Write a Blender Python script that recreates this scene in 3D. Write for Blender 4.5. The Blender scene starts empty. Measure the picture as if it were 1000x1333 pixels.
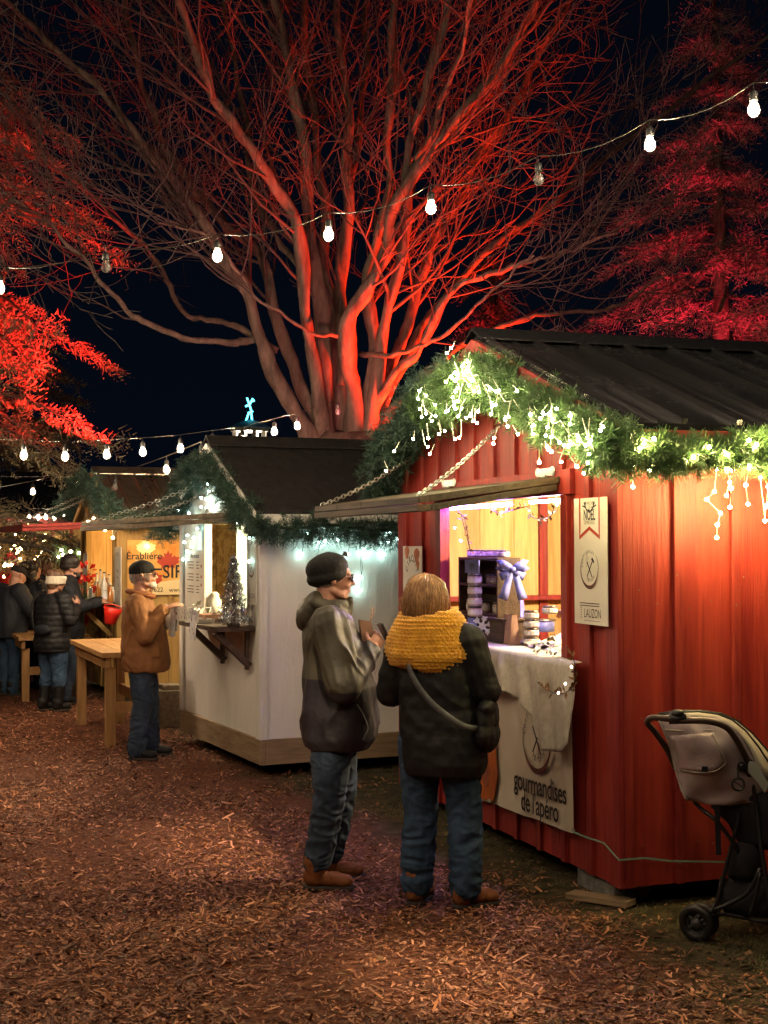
import bpy, math, random
import numpy as np
from mathutils import Vector, Matrix, noise
random.seed(7); rng = np.random.default_rng(7)
PI = math.pi; R = math.radians
scene = bpy.context.scene
COL = scene.collection

# ------------------------------------------------------------------ camera
K = 1.0294; CAMH = 1.75; FPX = 1842.8; PITCH = .0232; ROLL = -.004
_c, _s = math.cos(PITCH), math.sin(PITCH); _cr, _sr = math.cos(ROLL), math.sin(ROLL)
r0 = Vector((1, 0, 0)); u0 = Vector((0, -_s, _c)); CF = Vector((0, _c, _s))
CR_ = r0*_cr + u0*_sr; CU = u0*_cr - r0*_sr; CP = Vector((0, 0, CAMH))
cam = bpy.data.objects.new('camera', bpy.data.cameras.new('camera')); COL.objects.link(cam)
cam.matrix_world = Matrix(((CR_.x, CU.x, -CF.x, 0), (CR_.y, CU.y, -CF.y, 0), (CR_.z, CU.z, -CF.z, CAMH), (0, 0, 0, 1)))
cam.data.sensor_fit = 'VERTICAL'; cam.data.sensor_height = 36; cam.data.lens = FPX/1333*36
cam.data.clip_end = 2000; cam.data.clip_start = .05
scene.camera = cam
def ray(px, py): return CR_*((px-500)/FPX) - CU*((py-666.5)/FPX) + CF
def at(px, py, Y):
    d = ray(px, py); return CP + d*(Y/d.y)
def gnd(px, py, z=0.0):
    d = ray(px, py); return CP + d*((z-CAMH)/d.z)

# ------------------------------------------------------------------ frames, things
class Frame:
    def __init__(s, x, y, yaw):
        s.o = Vector((x, y, 0)); s.yaw = yaw; s.m = Matrix.Rotation(yaw, 3, 'Z')
    def w(s, v): return s.o + s.m @ Vector(v)
    def l(s, p): return s.m.transposed() @ (Vector(p) - s.o)
    def onx(s, px, py, x=0.0):         # pixel ray on the local plane x = const
        d = s.m.transposed() @ ray(px, py); o = s.l(CP); return o + d*((x-o.x)/d.x)
    def ony(s, px, py, y=0.0):
        d = s.m.transposed() @ ray(px, py); o = s.l(CP); return o + d*((y-o.y)/d.y)
WORLD = Frame(0, 0, 0)
RED = Frame(1.1018*K, 6.6254*K, .3297)
WHI = Frame(-.8966*K, 10.3625*K, .4133)
OCH = Frame(-3.02, 16.1, .40)
FAR = Frame(-6.3, 23.0, .35)

def mesh_of(name, verts, faces, mats, idx=None, smooth=False):
    me = bpy.data.meshes.new(name); me.from_pydata([tuple(v) for v in verts], [], faces)
    for m in mats: me.materials.append(m)
    if idx is not None: me.polygons.foreach_set('material_index', idx)
    if smooth: me.polygons.foreach_set('use_smooth', [True]*len(me.polygons))
    me.update(); return me

class Thing:
    def __init__(s, name, label, cat, frame=WORLD, base=(0, 0, 0), group=None, kind=None, rz=0.0):
        s.f = frame; s.b = Vector(base); s.rz = rz; s.inv = Matrix.Rotation(-rz, 3, 'Z')
        o = bpy.data.objects.new(name, None); COL.objects.link(o); o.empty_display_size = .1
        o.location = frame.w(base); o.rotation_euler = (0, 0, frame.yaw + rz)
        o['label'] = label; o['category'] = cat
        if group: o['group'] = group
        if kind: o['kind'] = kind
        s.o = o
    def loc(s, v): return s.inv @ (Vector(v) - s.b)
    def add(s, name, me, parent=None, label=None, kind=None):
        o = bpy.data.objects.new(name, me); COL.objects.link(o); o.parent = parent or s.o
        if label: o['label'] = label
        if kind: o['kind'] = kind
        return o
    def part(s, name, mb, mat, parent=None, bevel=0, smooth=None, label=None, kind=None, raw=False):
        mats = mat if isinstance(mat, list) else [mat]
        vs = mb.v if raw else [s.loc(v) for v in mb.v]
        me = mesh_of(name, vs, mb.f, mats, mb.idx if any(mb.idx) else None, mb.smooth if smooth is None else smooth)
        o = s.add(name, me, parent, label, kind)
        if bevel:
            b = o.modifiers.new('bevel', 'BEVEL'); b.width = bevel; b.segments = 2; b.limit_method = 'ANGLE'
        return o

class MB:
    def __init__(s, smooth=False): s.v = []; s.f = []; s.idx = []; s.smooth = smooth; s.cur = 0
    def add(s, vs, fs):
        n = len(s.v); s.v += [Vector(v) for v in vs]; s.f += [tuple(i+n for i in f) for f in fs]; s.idx += [s.cur]*len(fs); return s
    def box(s, a, b, M=None, c=None):
        x0, y0, z0 = a; x1, y1, z1 = b
        vs = [Vector(p) for p in ((x0,y0,z0),(x1,y0,z0),(x1,y1,z0),(x0,y1,z0),(x0,y0,z1),(x1,y0,z1),(x1,y1,z1),(x0,y1,z1))]
        if M is not None: vs = [M @ v for v in vs]
        if c is not None: vs = [v + Vector(c) for v in vs]
        return s.add(vs, [(0,3,2,1),(4,5,6,7),(0,1,5,4),(1,2,6,5),(2,3,7,6),(3,0,4,7)])
    def beam(s, p, q, w, h, up=(0, 0, 1)):
        p, q = Vector(p), Vector(q); d = (q-p); L = d.length; d.normalize(); u = Vector(up); sd = d.cross(u)
        if sd.length < 1e-4: sd = d.cross(Vector((1, 0, 0)))
        sd.normalize(); u = sd.cross(d)
        vs = []
        for t in (0, L):
            for a, b in ((-1,-1),(1,-1),(1,1),(-1,1)): vs.append(p + d*t + sd*(a*w/2) + u*(b*h/2))
        return s.add(vs, [(0,1,2,3),(7,6,5,4),(0,4,5,1),(1,5,6,2),(2,6,7,3),(3,7,4,0)])
    def tube(s, pts, r, n=8, caps=True, closed=False):
        pts = [Vector(p) for p in pts]; m = len(pts)
        if not hasattr(r, '__len__'): r = [r]*m
        base = len(s.v); prev = None
        for i, p in enumerate(pts):
            t = (pts[(i+1) % m] - pts[i-1]) if (closed or 0 < i < m-1) else (pts[1]-pts[0] if i == 0 else pts[-1]-pts[-2])
            if t.length < 1e-9: t = Vector((0, 0, 1))
            t.normalize()
            if prev is None:
                a = t.cross(Vector((0, 0, 1)))
                if a.length < .05: a = t.cross(Vector((1, 0, 0)))
            else: a = prev - t*prev.dot(t)
            a.normalize(); b = t.cross(a); prev = a
            for k in range(n):
                th = 2*PI*k/n; s.v.append(p + (a*math.cos(th) + b*math.sin(th))*r[i])
        cnt = 0
        for i in range(m if closed else m-1):
            j = (i+1) % m
            for k in range(n):
                k2 = (k+1) % n; s.f.append((base+i*n+k, base+i*n+k2, base+j*n+k2, base+j*n+k)); cnt += 1
        if caps and not closed:
            s.f.append(tuple(base+k for k in range(n-1, -1, -1))); s.f.append(tuple(base+(m-1)*n+k for k in range(n))); cnt += 2
        s.idx += [s.cur]*cnt; return s
    def ell(s, c, r, M=None, n=12, m=8):
        c = Vector(c); vs = []; fs = []
        if not hasattr(r, '__len__'): r = (r, r, r)
        for i in range(1, m):
            ph = PI*i/m
            for k in range(n):
                th = 2*PI*k/n
                v = Vector((r[0]*math.sin(ph)*math.cos(th), r[1]*math.sin(ph)*math.sin(th), r[2]*math.cos(ph)))
                vs.append(c + (M @ v if M is not None else v))
        t = Vector((0, 0, r[2])); vs.append(c + (M @ t if M is not None else t)); vs.append(c - (M @ t if M is not None else t))
        for i in range(m-2):
            for k in range(n):
                k2 = (k+1) % n; fs.append((i*n+k, (i+1)*n+k, (i+1)*n+k2, i*n+k2))
        T = (m-1)*n
        for k in range(n):
            k2 = (k+1) % n; fs.append((T, k, k2)); fs.append((T+1, (m-2)*n+k2, (m-2)*n+k))
        return s.add(vs, fs)
    def cap(s, p, q, r0, r1, n=12):       # tapered capsule
        p, q = Vector(p), Vector(q); d = q-p; L = d.length
        if L < 1e-6: return s.ell(p, r0)
        d.normalize(); pts = []; rr = []
        for a in (89, 60, 30, 0): pts.append(p - d*(r0*math.sin(R(a)))); rr.append(r0*math.cos(R(a)))
        for a in (0, 30, 60, 89): pts.append(q + d*(r1*math.sin(R(a)))); rr.append(r1*math.cos(R(a)))
        return s.tube(pts, rr, n)
    def chain(s, pts, rr, n=12):
        for i in range(len(pts)-1): s.cap(pts[i], pts[i+1], rr[i], rr[i+1], n)
        return s
    def loft(s, rings, n=28, p=2.3):      # rings: (cx, cy, cz, rx, ry [,rot])
        base = len(s.v); m = len(rings)
        for g in rings:
            cx, cy, cz, rx, ry = g[:5]; ro = g[5] if len(g) > 5 else 0
            for k in range(n):
                th = 2*PI*k/n; c, q = math.cos(th), math.sin(th)
                x = rx*math.copysign(abs(c)**(2/p), c); y = ry*math.copysign(abs(q)**(2/p), q)
                s.v.append(Vector((cx + x*math.cos(ro) - y*math.sin(ro), cy + x*math.sin(ro) + y*math.cos(ro), cz)))
        for i in range(m-1):
            for k in range(n):
                k2 = (k+1) % n; s.f.append((base+i*n+k, base+i*n+k2, base+(i+1)*n+k2, base+(i+1)*n+k))
        s.f.append(tuple(base+k for k in range(n-1, -1, -1))); s.f.append(tuple(base+(m-1)*n+k for k in range(n)))
        s.idx += [s.cur]*((m-1)*n+2); return s
    def prism(s, poly, o, a, b, t):       # 2-D outline extruded: o + a*x + b*y, thickness vector t
        o, a, b, t = Vector(o), Vector(a), Vector(b), Vector(t); n = len(poly)
        vs = [o + a*x + b*y for x, y in poly]; vs += [v + t for v in vs]
        return s.add(vs, [tuple(range(n-1, -1, -1)), tuple(range(n, 2*n))] + [(i, (i+1) % n, n+(i+1) % n, n+i) for i in range(n)])
    def ringstrip(s, o, a, b, r0, r1, t0=0, t1=2*PI, n=40, sq=1.0):
        o, a, b = Vector(o), Vector(a), Vector(b); vs = []
        for i in range(n+1):
            t = t0 + (t1-t0)*i/n; k = math.sin(PI*i/n) if abs(t1-t0) < 6.2 else 1
            ra = (r0+r1)/2 - (r1-r0)/2*k; rb = (r0+r1)/2 + (r1-r0)/2*k
            vs.append(o + (a*math.cos(t) + b*math.sin(t)*sq)*ra); vs.append(o + (a*math.cos(t) + b*math.sin(t)*sq)*rb)
        return s.add(vs, [(2*i, 2*i+1, 2*i+3, 2*i+2) for i in range(n)])

def cmr(pts, k=6):                      # catmull-rom
    P = [Vector(p) for p in pts]; P = [P[0]*2-P[1]] + P + [P[-1]*2-P[-2]]; out = []
    for i in range(1, len(P)-2):
        for j in range(k):
            t = j/k; a, b, c, d = P[i-1], P[i], P[i+1], P[i+2]
            out.append(.5*((2*b) + (c-a)*t + (2*a-5*b+4*c-d)*t*t + (3*b-a-3*c+d)*t**3))
    out.append(P[-2]); return out

# ------------------------------------------------------------------ materials
def lin(c): return tuple((x/255/12.92 if x/255 <= .04045 else ((x/255+.055)/1.055)**2.4) for x in c)
def pm(name, c1, c2=None, sc=(8, 8, 8), rough=.6, bump=.0, bsc=None, metal=0, spec=.5, detail=6, contrast=(.35, .65), island=0, emit=None, es=0, trans=0, coat=0, dist=0.0, sheen=0, ior=1.45, alpha=1):
    m = bpy.data.materials.new(name); m.use_nodes = True; nt = m.node_tree; N = nt.nodes; Lk = nt.links
    b = N['Principled BSDF']; b.inputs['Roughness'].default_value = rough; b.inputs['Metallic'].default_value = metal
    b.inputs['Base Color'].default_value = (*c1, 1); b.inputs['Specular IOR Level'].default_value = spec
    b.inputs['Transmission Weight'].default_value = trans; b.inputs['Coat Weight'].default_value = coat; b.inputs['IOR'].default_value = ior
    b.inputs['Sheen Weight'].default_value = sheen; b.inputs['Alpha'].default_value = alpha
    if emit: b.inputs['Emission Color'].default_value = (*emit, 1); b.inputs['Emission Strength'].default_value = es
    tc = N.new('ShaderNodeTexCoord')
    def nz(s3, det, dd=0.0):
        mp = N.new('ShaderNodeMapping'); mp.inputs['Scale'].default_value = s3; Lk.new(tc.outputs['Object'], mp.inputs['Vector'])
        n = N.new('ShaderNodeTexNoise'); n.inputs['Scale'].default_value = 1; n.inputs['Detail'].default_value = det; n.inputs['Distortion'].default_value = dd
        n.inputs['Roughness'].default_value = .6
        Lk.new(mp.outputs['Vector'], n.inputs['Vector']); return n
    out = None
    if c2 is not None:
        n = nz(sc, detail, dist); rp = N.new('ShaderNodeValToRGB'); rp.color_ramp.elements[0].position = contrast[0]; rp.color_ramp.elements[1].position = contrast[1]
        rp.color_ramp.elements[0].color = (*c1, 1); rp.color_ramp.elements[1].color = (*c2, 1)
        Lk.new(n.outputs['Fac'], rp.inputs['Fac']); out = rp.outputs['Color']
        mr = N.new('ShaderNodeMapRange'); mr.inputs['To Min'].default_value = max(.02, rough-.12); mr.inputs['To Max'].default_value = min(1, rough+.12)
        Lk.new(n.outputs['Fac'], mr.inputs['Value']); Lk.new(mr.outputs['Result'], b.inputs['Roughness'])
    if island and out is not None:
        g = N.new('ShaderNodeNewGeometry'); hs = N.new('ShaderNodeHueSaturation'); mr = N.new('ShaderNodeMapRange')
        mr.inputs['To Min'].default_value = 1-island; mr.inputs['To Max'].default_value = 1+island
        Lk.new(g.outputs['Random Per Island'], mr.inputs['Value']); Lk.new(mr.outputs['Result'], hs.inputs['Value']); Lk.new(out, hs.inputs['Color']); out = hs.outputs['Color']
    if out is not None: Lk.new(out, b.inputs['Base Color'])
    if bump:
        n = nz(bsc or sc, 8); bp = N.new('ShaderNodeBump'); bp.inputs['Strength'].default_value = min(1, bump); bp.inputs['Distance'].default_value = .01*max(1, bump)
        Lk.new(n.outputs['Fac'], bp.inputs['Height']); Lk.new(bp.outputs['Normal'], b.inputs['Normal'])
    return m
def em(name, c, s): return pm(name, c, emit=c, es=s, rough=.4)
M = {}
# the grain runs along z (object coordinates), so scales are low in z
M['redwood'] = pm('red_stained_wood', (.18, .011, .012), (.37, .037, .021), (8, 8, .9), .55, .8, (34, 34, 2.2), island=.20, dist=1.6, contrast=(.28, .74))
M['redtrim'] = pm('red_trim_wood', (.18, .010, .013), (.32, .034, .022), (14, 14, 1.2), .55, .6, (40, 40, 2), island=.12, dist=.8)
M['redtrimh'] = pm('red_trim_wood_level', (.27, .018, .015), (.40, .035, .022), (14, 1.2, 14), .55, .6, (40, 2, 40), island=.12, dist=.8)
M['pine'] = pm('raw_pine_boards', (.48, .27, .08), (.72, .47, .18), (11, 11, .8), .6, .5, (30, 30, 1.6), island=.18, dist=1.5)
M['oldwood'] = pm('weathered_wood', (.11, .085, .06), (.24, .19, .13), (30, 2, 30), .75, .8, (60, 3, 60), island=.2, dist=.6)
M['hatch'] = pm('brown_hatch_boards', (.03, .021, .014), (.085, .06, .038), (30, 2, 30), .7, .8, (60, 3, 60), island=.25, dist=.6)
M['darkwood'] = pm('dark_stained_wood', (.030, .017, .012), (.085, .048, .03), (20, 3, 20), .6, .5, (50, 5, 50), island=.2)
M['skid'] = pm('treated_skid_timber', (.20, .13, .075), (.33, .23, .14), (3, 3, 22), .75, .6, (5, 5, 60))
M['table'] = pm('picnic_table_wood', (.36, .18, .065), (.52, .30, .12), (8, 2.5, 8), .6, .5, (40, 4, 40), island=.15)
M['postwood'] = pm('post_wood', (.30, .15, .055), (.45, .25, .10), (25, 25, 2), .62, .5, (50, 50, 4), island=.15)
M['white'] = pm('white_panel', (.70, .67, .63), (.84, .81, .77), (1.6, 1.6, .8), .36, 2.2, (7, 7, 2.2), contrast=(.2, .8))
M['whitetrim'] = pm('white_trim', (.64, .62, .58), (.76, .74, .70), (8, 8, 2), .5, .2)
M['ochre'] = pm('ochre_wood', (.30, .17, .05), (.46, .29, .09), (9, 9, .8), .6, .5, (30, 30, 1.6), island=.15)
M['roof'] = pm('black_roof_metal', (.065, .065, .07), (.075, .075, .08), (3, 3, 3), .25, .04, (5, 5, 5), metal=.85)
M['roofz'] = pm('bare_roof_metal', (.22, .19, .14), (.36, .32, .25), (4, 4, 4), .30, .2, (3, 3, 3), metal=.9)
M['shingle'] = pm('black_shingles', (.010, .009, .009), (.032, .028, .027), (16, 4, 16), .85, .6, (40, 12, 40))
M['galv'] = pm('galvanised_steel', (.45, .45, .42), (.7, .7, .66), (40, 40, 40), .35, .2, metal=1)
M['block'] = pm('concrete_block', (.16, .15, .14), (.28, .27, .25), (20, 20, 20), .9, 1, (60, 60, 60))
M['osb'] = pm('strand_board', (.42, .25, .08), (.75, .55, .25), (26, 26, 14), .6, .5, (50, 50, 30), detail=2, contrast=(.42, .56))
M['paleblue'] = pm('pale_blue_siding', (.42, .58, .60), (.52, .68, .70), (4, 4, 4), .5)
M['paper'] = pm('paper_white', (.66, .62, .55), (.74, .70, .63), (5, 5, 5), .6, .1)
M['vinyl'] = pm('banner_vinyl', (.55, .48, .38), (.66, .59, .48), (2, 2, 1), .38, .25, (3, 8, 3))
M['ink'] = pm('black_ink', (.012, .011, .011), rough=.5)
M['inkbrown'] = pm('brown_ink', (.10, .025, .015), rough=.5)
M['inkred'] = pm('red_ink', (.42, .045, .02), rough=.5)
M['inkgreen'] = pm('olive_ink', (.12, .13, .03), rough=.5)
M['inkorange'] = pm('orange_print', (.55, .15, .03), (.30, .07, .02), (12, 12, 7), .45, contrast=(.4, .6))
M['linen'] = pm('grey_linen', (.42, .38, .33), (.54, .50, .44), (30, 30, 30), .85, .5, (240, 240, 240))
M['glassjar'] = pm('jar_glass', (.75, .62, .55), (.5, .35, .25), (60, 60, 60), .12, spec=.8)
M['jarlid'] = pm('jar_lid', (.10, .09, .08), (.25, .22, .2), (50, 50, 50), .3, metal=.7)
M['lav'] = pm('lavender_ribbon', (.18, .20, .60), (.27, .30, .74), (30, 30, 30), .6, .3)
M['tin'] = pm('blue_tin', (.12, .15, .42), (.17, .2, .52), (15, 15, 15), .4)
M['whiteitem'] = pm('white_ornament', (.75, .72, .74), (.62, .6, .66), (20, 20, 20), .6, .3)
M['kraft'] = pm('kraft_paper', (.30, .17, .12), (.40, .24, .17), (15, 15, 15), .75, .3)
M['needle'] = pm('garland_needles', (.033, .080, .030), (.09, .17, .058), (14, 14, 14), .5, contrast=(.3, .7), island=.25)
M['needled'] = pm('dark_garland_needles', (.022, .055, .04), (.05, .10, .075), (14, 14, 14), .55, island=.3)  # darker, bluer green than the other needles
M['gstem'] = pm('garland_wire', (.03, .05, .02), rough=.7)
M['cordw'] = pm('white_light_wire', (.6, .6, .55), rough=.5)
M['cordk'] = pm('black_cable', (.015, .015, .015), rough=.5)
M['cord_t'] = pm('tan_cable', (.03, .026, .02), rough=.5)
M['warm'] = em('fairy_bulb_warm', (1, .82, .40), 270)
M['gold'] = em('fairy_bulb_gold', (1, .76, .28), 620)
M['goldfar'] = em('fairy_bulb_far_gold', (1, .66, .28), 45)
M['warmfar'] = em('fairy_bulb_far_warm', (1, .82, .5), 45)
M['cool'] = em('fairy_bulb_cool', (.6, 1, .90), 42)
M['bulb'] = em('festoon_bulb_lit', (1, .76, .49), 4300)
M['bulbfar'] = em('festoon_bulb_lit_far', (1, .78, .52), 900)
M['violet'] = em('violet_led', (.42, .2, 1), 130)
M['ledw'] = em('cold_led_bar', (.6, .68, 1), 200)
M['shell'] = pm('halo_bulb_envelope', (1, .85, .6), rough=.3, alpha=.30, emit=(1, .60, .26), es=1.6)  # weak emission in the glass paints a warm halo round the core
M['bulbglass'] = pm('clear_bulb_glass', (.9, .85, .8), rough=.05, trans=.9)
M['bark'] = pm('maple_bark', (.045, .036, .03), (.19, .15, .12), (9, 9, 2.4), .85, 1.6, (22, 22, 6), contrast=(.3, .7))
M['twig'] = pm('twig_bark', (.045, .034, .032), (.08, .06, .056), (9, 9, 9), .8)
M['cedar'] = pm('cedar_foliage', (.10, .085, .05), (.22, .18, .10), (5, 5, 5), .7, island=.45)
M['larch'] = pm('larch_twigs', (.20, .15, .13), (.34, .26, .22), (5, 5, 5), .7, island=.3)
M['grass'] = pm('dry_grass', (.06, .065, .02), (.13, .12, .045), (5, 5, 5), .8, island=.4)
M['chip'] = pm('wood_chips', (.13, .043, .016), (.27, .102, .038), (7, 7, 7), .7, island=.75, contrast=(.35, .65))
M['leaf'] = pm('fallen_leaf', (.20, .10, .035), (.12, .055, .02), (12, 12, 12), .7)
# clothing
def cloth(n, a, b, r=.8, bsc=(140, 140, 140), bump=.25, sc=(6, 6, 6), sheen=0, spec=.35): return pm(n, lin(a), lin(b), sc, r, bump, bsc, spec=spec, sheen=sheen)
M['skin'] = pm('skin', (.42, .20, .135), (.50, .26, .18), (30, 30, 30), .5, .15, (120, 120, 120))
M['skinp'] = pm('skin_pink', (.46, .22, .17), (.54, .29, .22), (30, 30, 30), .5, .15, (120, 120, 120))
M['denim'] = cloth('blue_denim', (36, 56, 80), (58, 80, 106), .85, sc=(9, 9, 5))
M['denimd'] = cloth('dark_denim', (34, 45, 62), (54, 66, 84), .85, sc=(9, 9, 5))
M['taupe'] = cloth('taupe_shell', (56, 52, 43), (70, 65, 54), .55, bump=.3, bsc=(30, 30, 30), spec=.4)
M['plum'] = cloth('plum_shell', (26, 22, 28), (36, 30, 36), .55, bump=.3, bsc=(30, 30, 30), spec=.45)
M['black'] = cloth('black_knit', (20, 20, 22), (30, 30, 32), .8)
M['puffer'] = cloth('black_puffer', (11, 11, 15), (18, 17, 22), .62, bump=.2, bsc=(40, 40, 40), spec=.5)
M['canvas'] = cloth('brown_canvas', (112, 72, 42), (136, 92, 56), .75)
M['navy'] = cloth('navy_coat', (24, 26, 34), (36, 38, 46), .7)
M['brownboot'] = cloth('tan_nubuck', (112, 66, 36), (136, 84, 48), .75)
M['blackboot'] = cloth('black_boot', (18, 17, 18), (30, 28, 28), .6)
M['sole'] = pm('rubber_sole', (.03, .022, .018), rough=.8)
M['mustard'] = pm('mustard_knit', lin((222, 152, 22)), lin((244, 182, 44)), (20, 20, 20), .9, 1.0, (130, 130, 260), sheen=.3)
M['hair'] = pm('ash_blonde_hair', lin((128, 90, 60)), lin((190, 148, 104)), (60, 60, 4), .38, .3, island=.45)
M['hairb'] = pm('brown_hair', lin((60, 40, 28)), lin((104, 74, 52)), (60, 60, 4), .45, .3)
M['hairg'] = pm('grey_hair', lin((150, 145, 138)), lin((190, 185, 178)), (60, 60, 20), .6, .3)
M['hairk'] = pm('dark_hair', lin((26, 20, 18)), lin((44, 34, 30)), (60, 60, 4), .5, .3)
M['lens'] = pm('glasses_lens', (.05, .05, .06), rough=.05, spec=1)
M['frame'] = pm('glasses_frame', (.04, .02, .02), rough=.3)
M['cream'] = pm('cream_fleece', lin((190, 180, 160)), lin((210, 202, 186)), (30, 30, 30), .9, .6, (90, 90, 90))
M['strap'] = pm('grey_strap', lin((78, 80, 84)), lin((96, 98, 100)), (40, 40, 40), .6)
M['eyew'] = pm('eye', (.03, .02, .02), rough=.1)
M['redpl'] = pm('red_plastic', (.62, .02, .012), rough=.35)
M['silver'] = pm('silver_tinsel', (.5, .5, .5), (.75, .75, .75), (30, 30, 30), .25, metal=1)
M['plate'] = pm('white_plastic', (.62, .60, .57), rough=.35)
M['green'] = pm('green_counter', (.10, .17, .12), (.16, .25, .18), (6, 6, 6), .45)
M['amber'] = pm('amber_bottle', (.30, .10, .02), (.45, .18, .04), (30, 30, 30), .08, spec=.9)
M['clearb'] = pm('clear_bottle', (.6, .6, .55), (.75, .7, .6), (30, 30, 30), .08, spec=.9)
M['santa'] = pm('red_cloth', (.5, .02, .015), rough=.8)
# ------------------------------------------------------------------ lettering
def glyphs(body, size, bold=0.0, sx=1.0, align='CENTER', sp=1.0, shear=0):
    cu = bpy.data.curves.new('t', 'FONT'); cu.body = body; cu.size = size; cu.align_x = align; cu.offset = bold; cu.space_character = sp; cu.shear = shear
    cu.resolution_u = 3; o = bpy.data.objects.new('t', cu); COL.objects.link(o)
    dg = bpy.context.evaluated_depsgraph_get(); me = bpy.data.meshes.new_from_object(o.evaluated_get(dg))
    r = ([Vector((v.co.x*sx, v.co.y, 0)) for v in me.vertices], [tuple(p.vertices) for p in me.polygons])
    bpy.data.objects.remove(o); bpy.data.meshes.remove(me); return r
def write(mb, body, size, o, a, b, bold=0.0, sx=1.0, rot=0, **k):
    vs, fs = glyphs(body, size, bold, sx, **k); c, s = math.cos(rot), math.sin(rot); o, a, b = Vector(o), Vector(a), Vector(b)
    mb.add([o + a*(v.x*c - v.y*s) + b*(v.x*s + v.y*c) for v in vs], fs)
def arctext(mb, body, size, o, a, b, rad, t0, t1, bold=0, sx=1, inside=False, **k):
    n = len(body); o, a, b = Vector(o), Vector(a), Vector(b)
    for i, ch in enumerate(body):
        if ch == ' ': continue
        t = t0 + (t1-t0)*i/max(1, n-1); p = o + (a*math.cos(t) + b*math.sin(t))*rad
        write(mb, ch, size, p, a, b, bold, sx, (t+PI/2 if inside else t-PI/2), **k)

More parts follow.
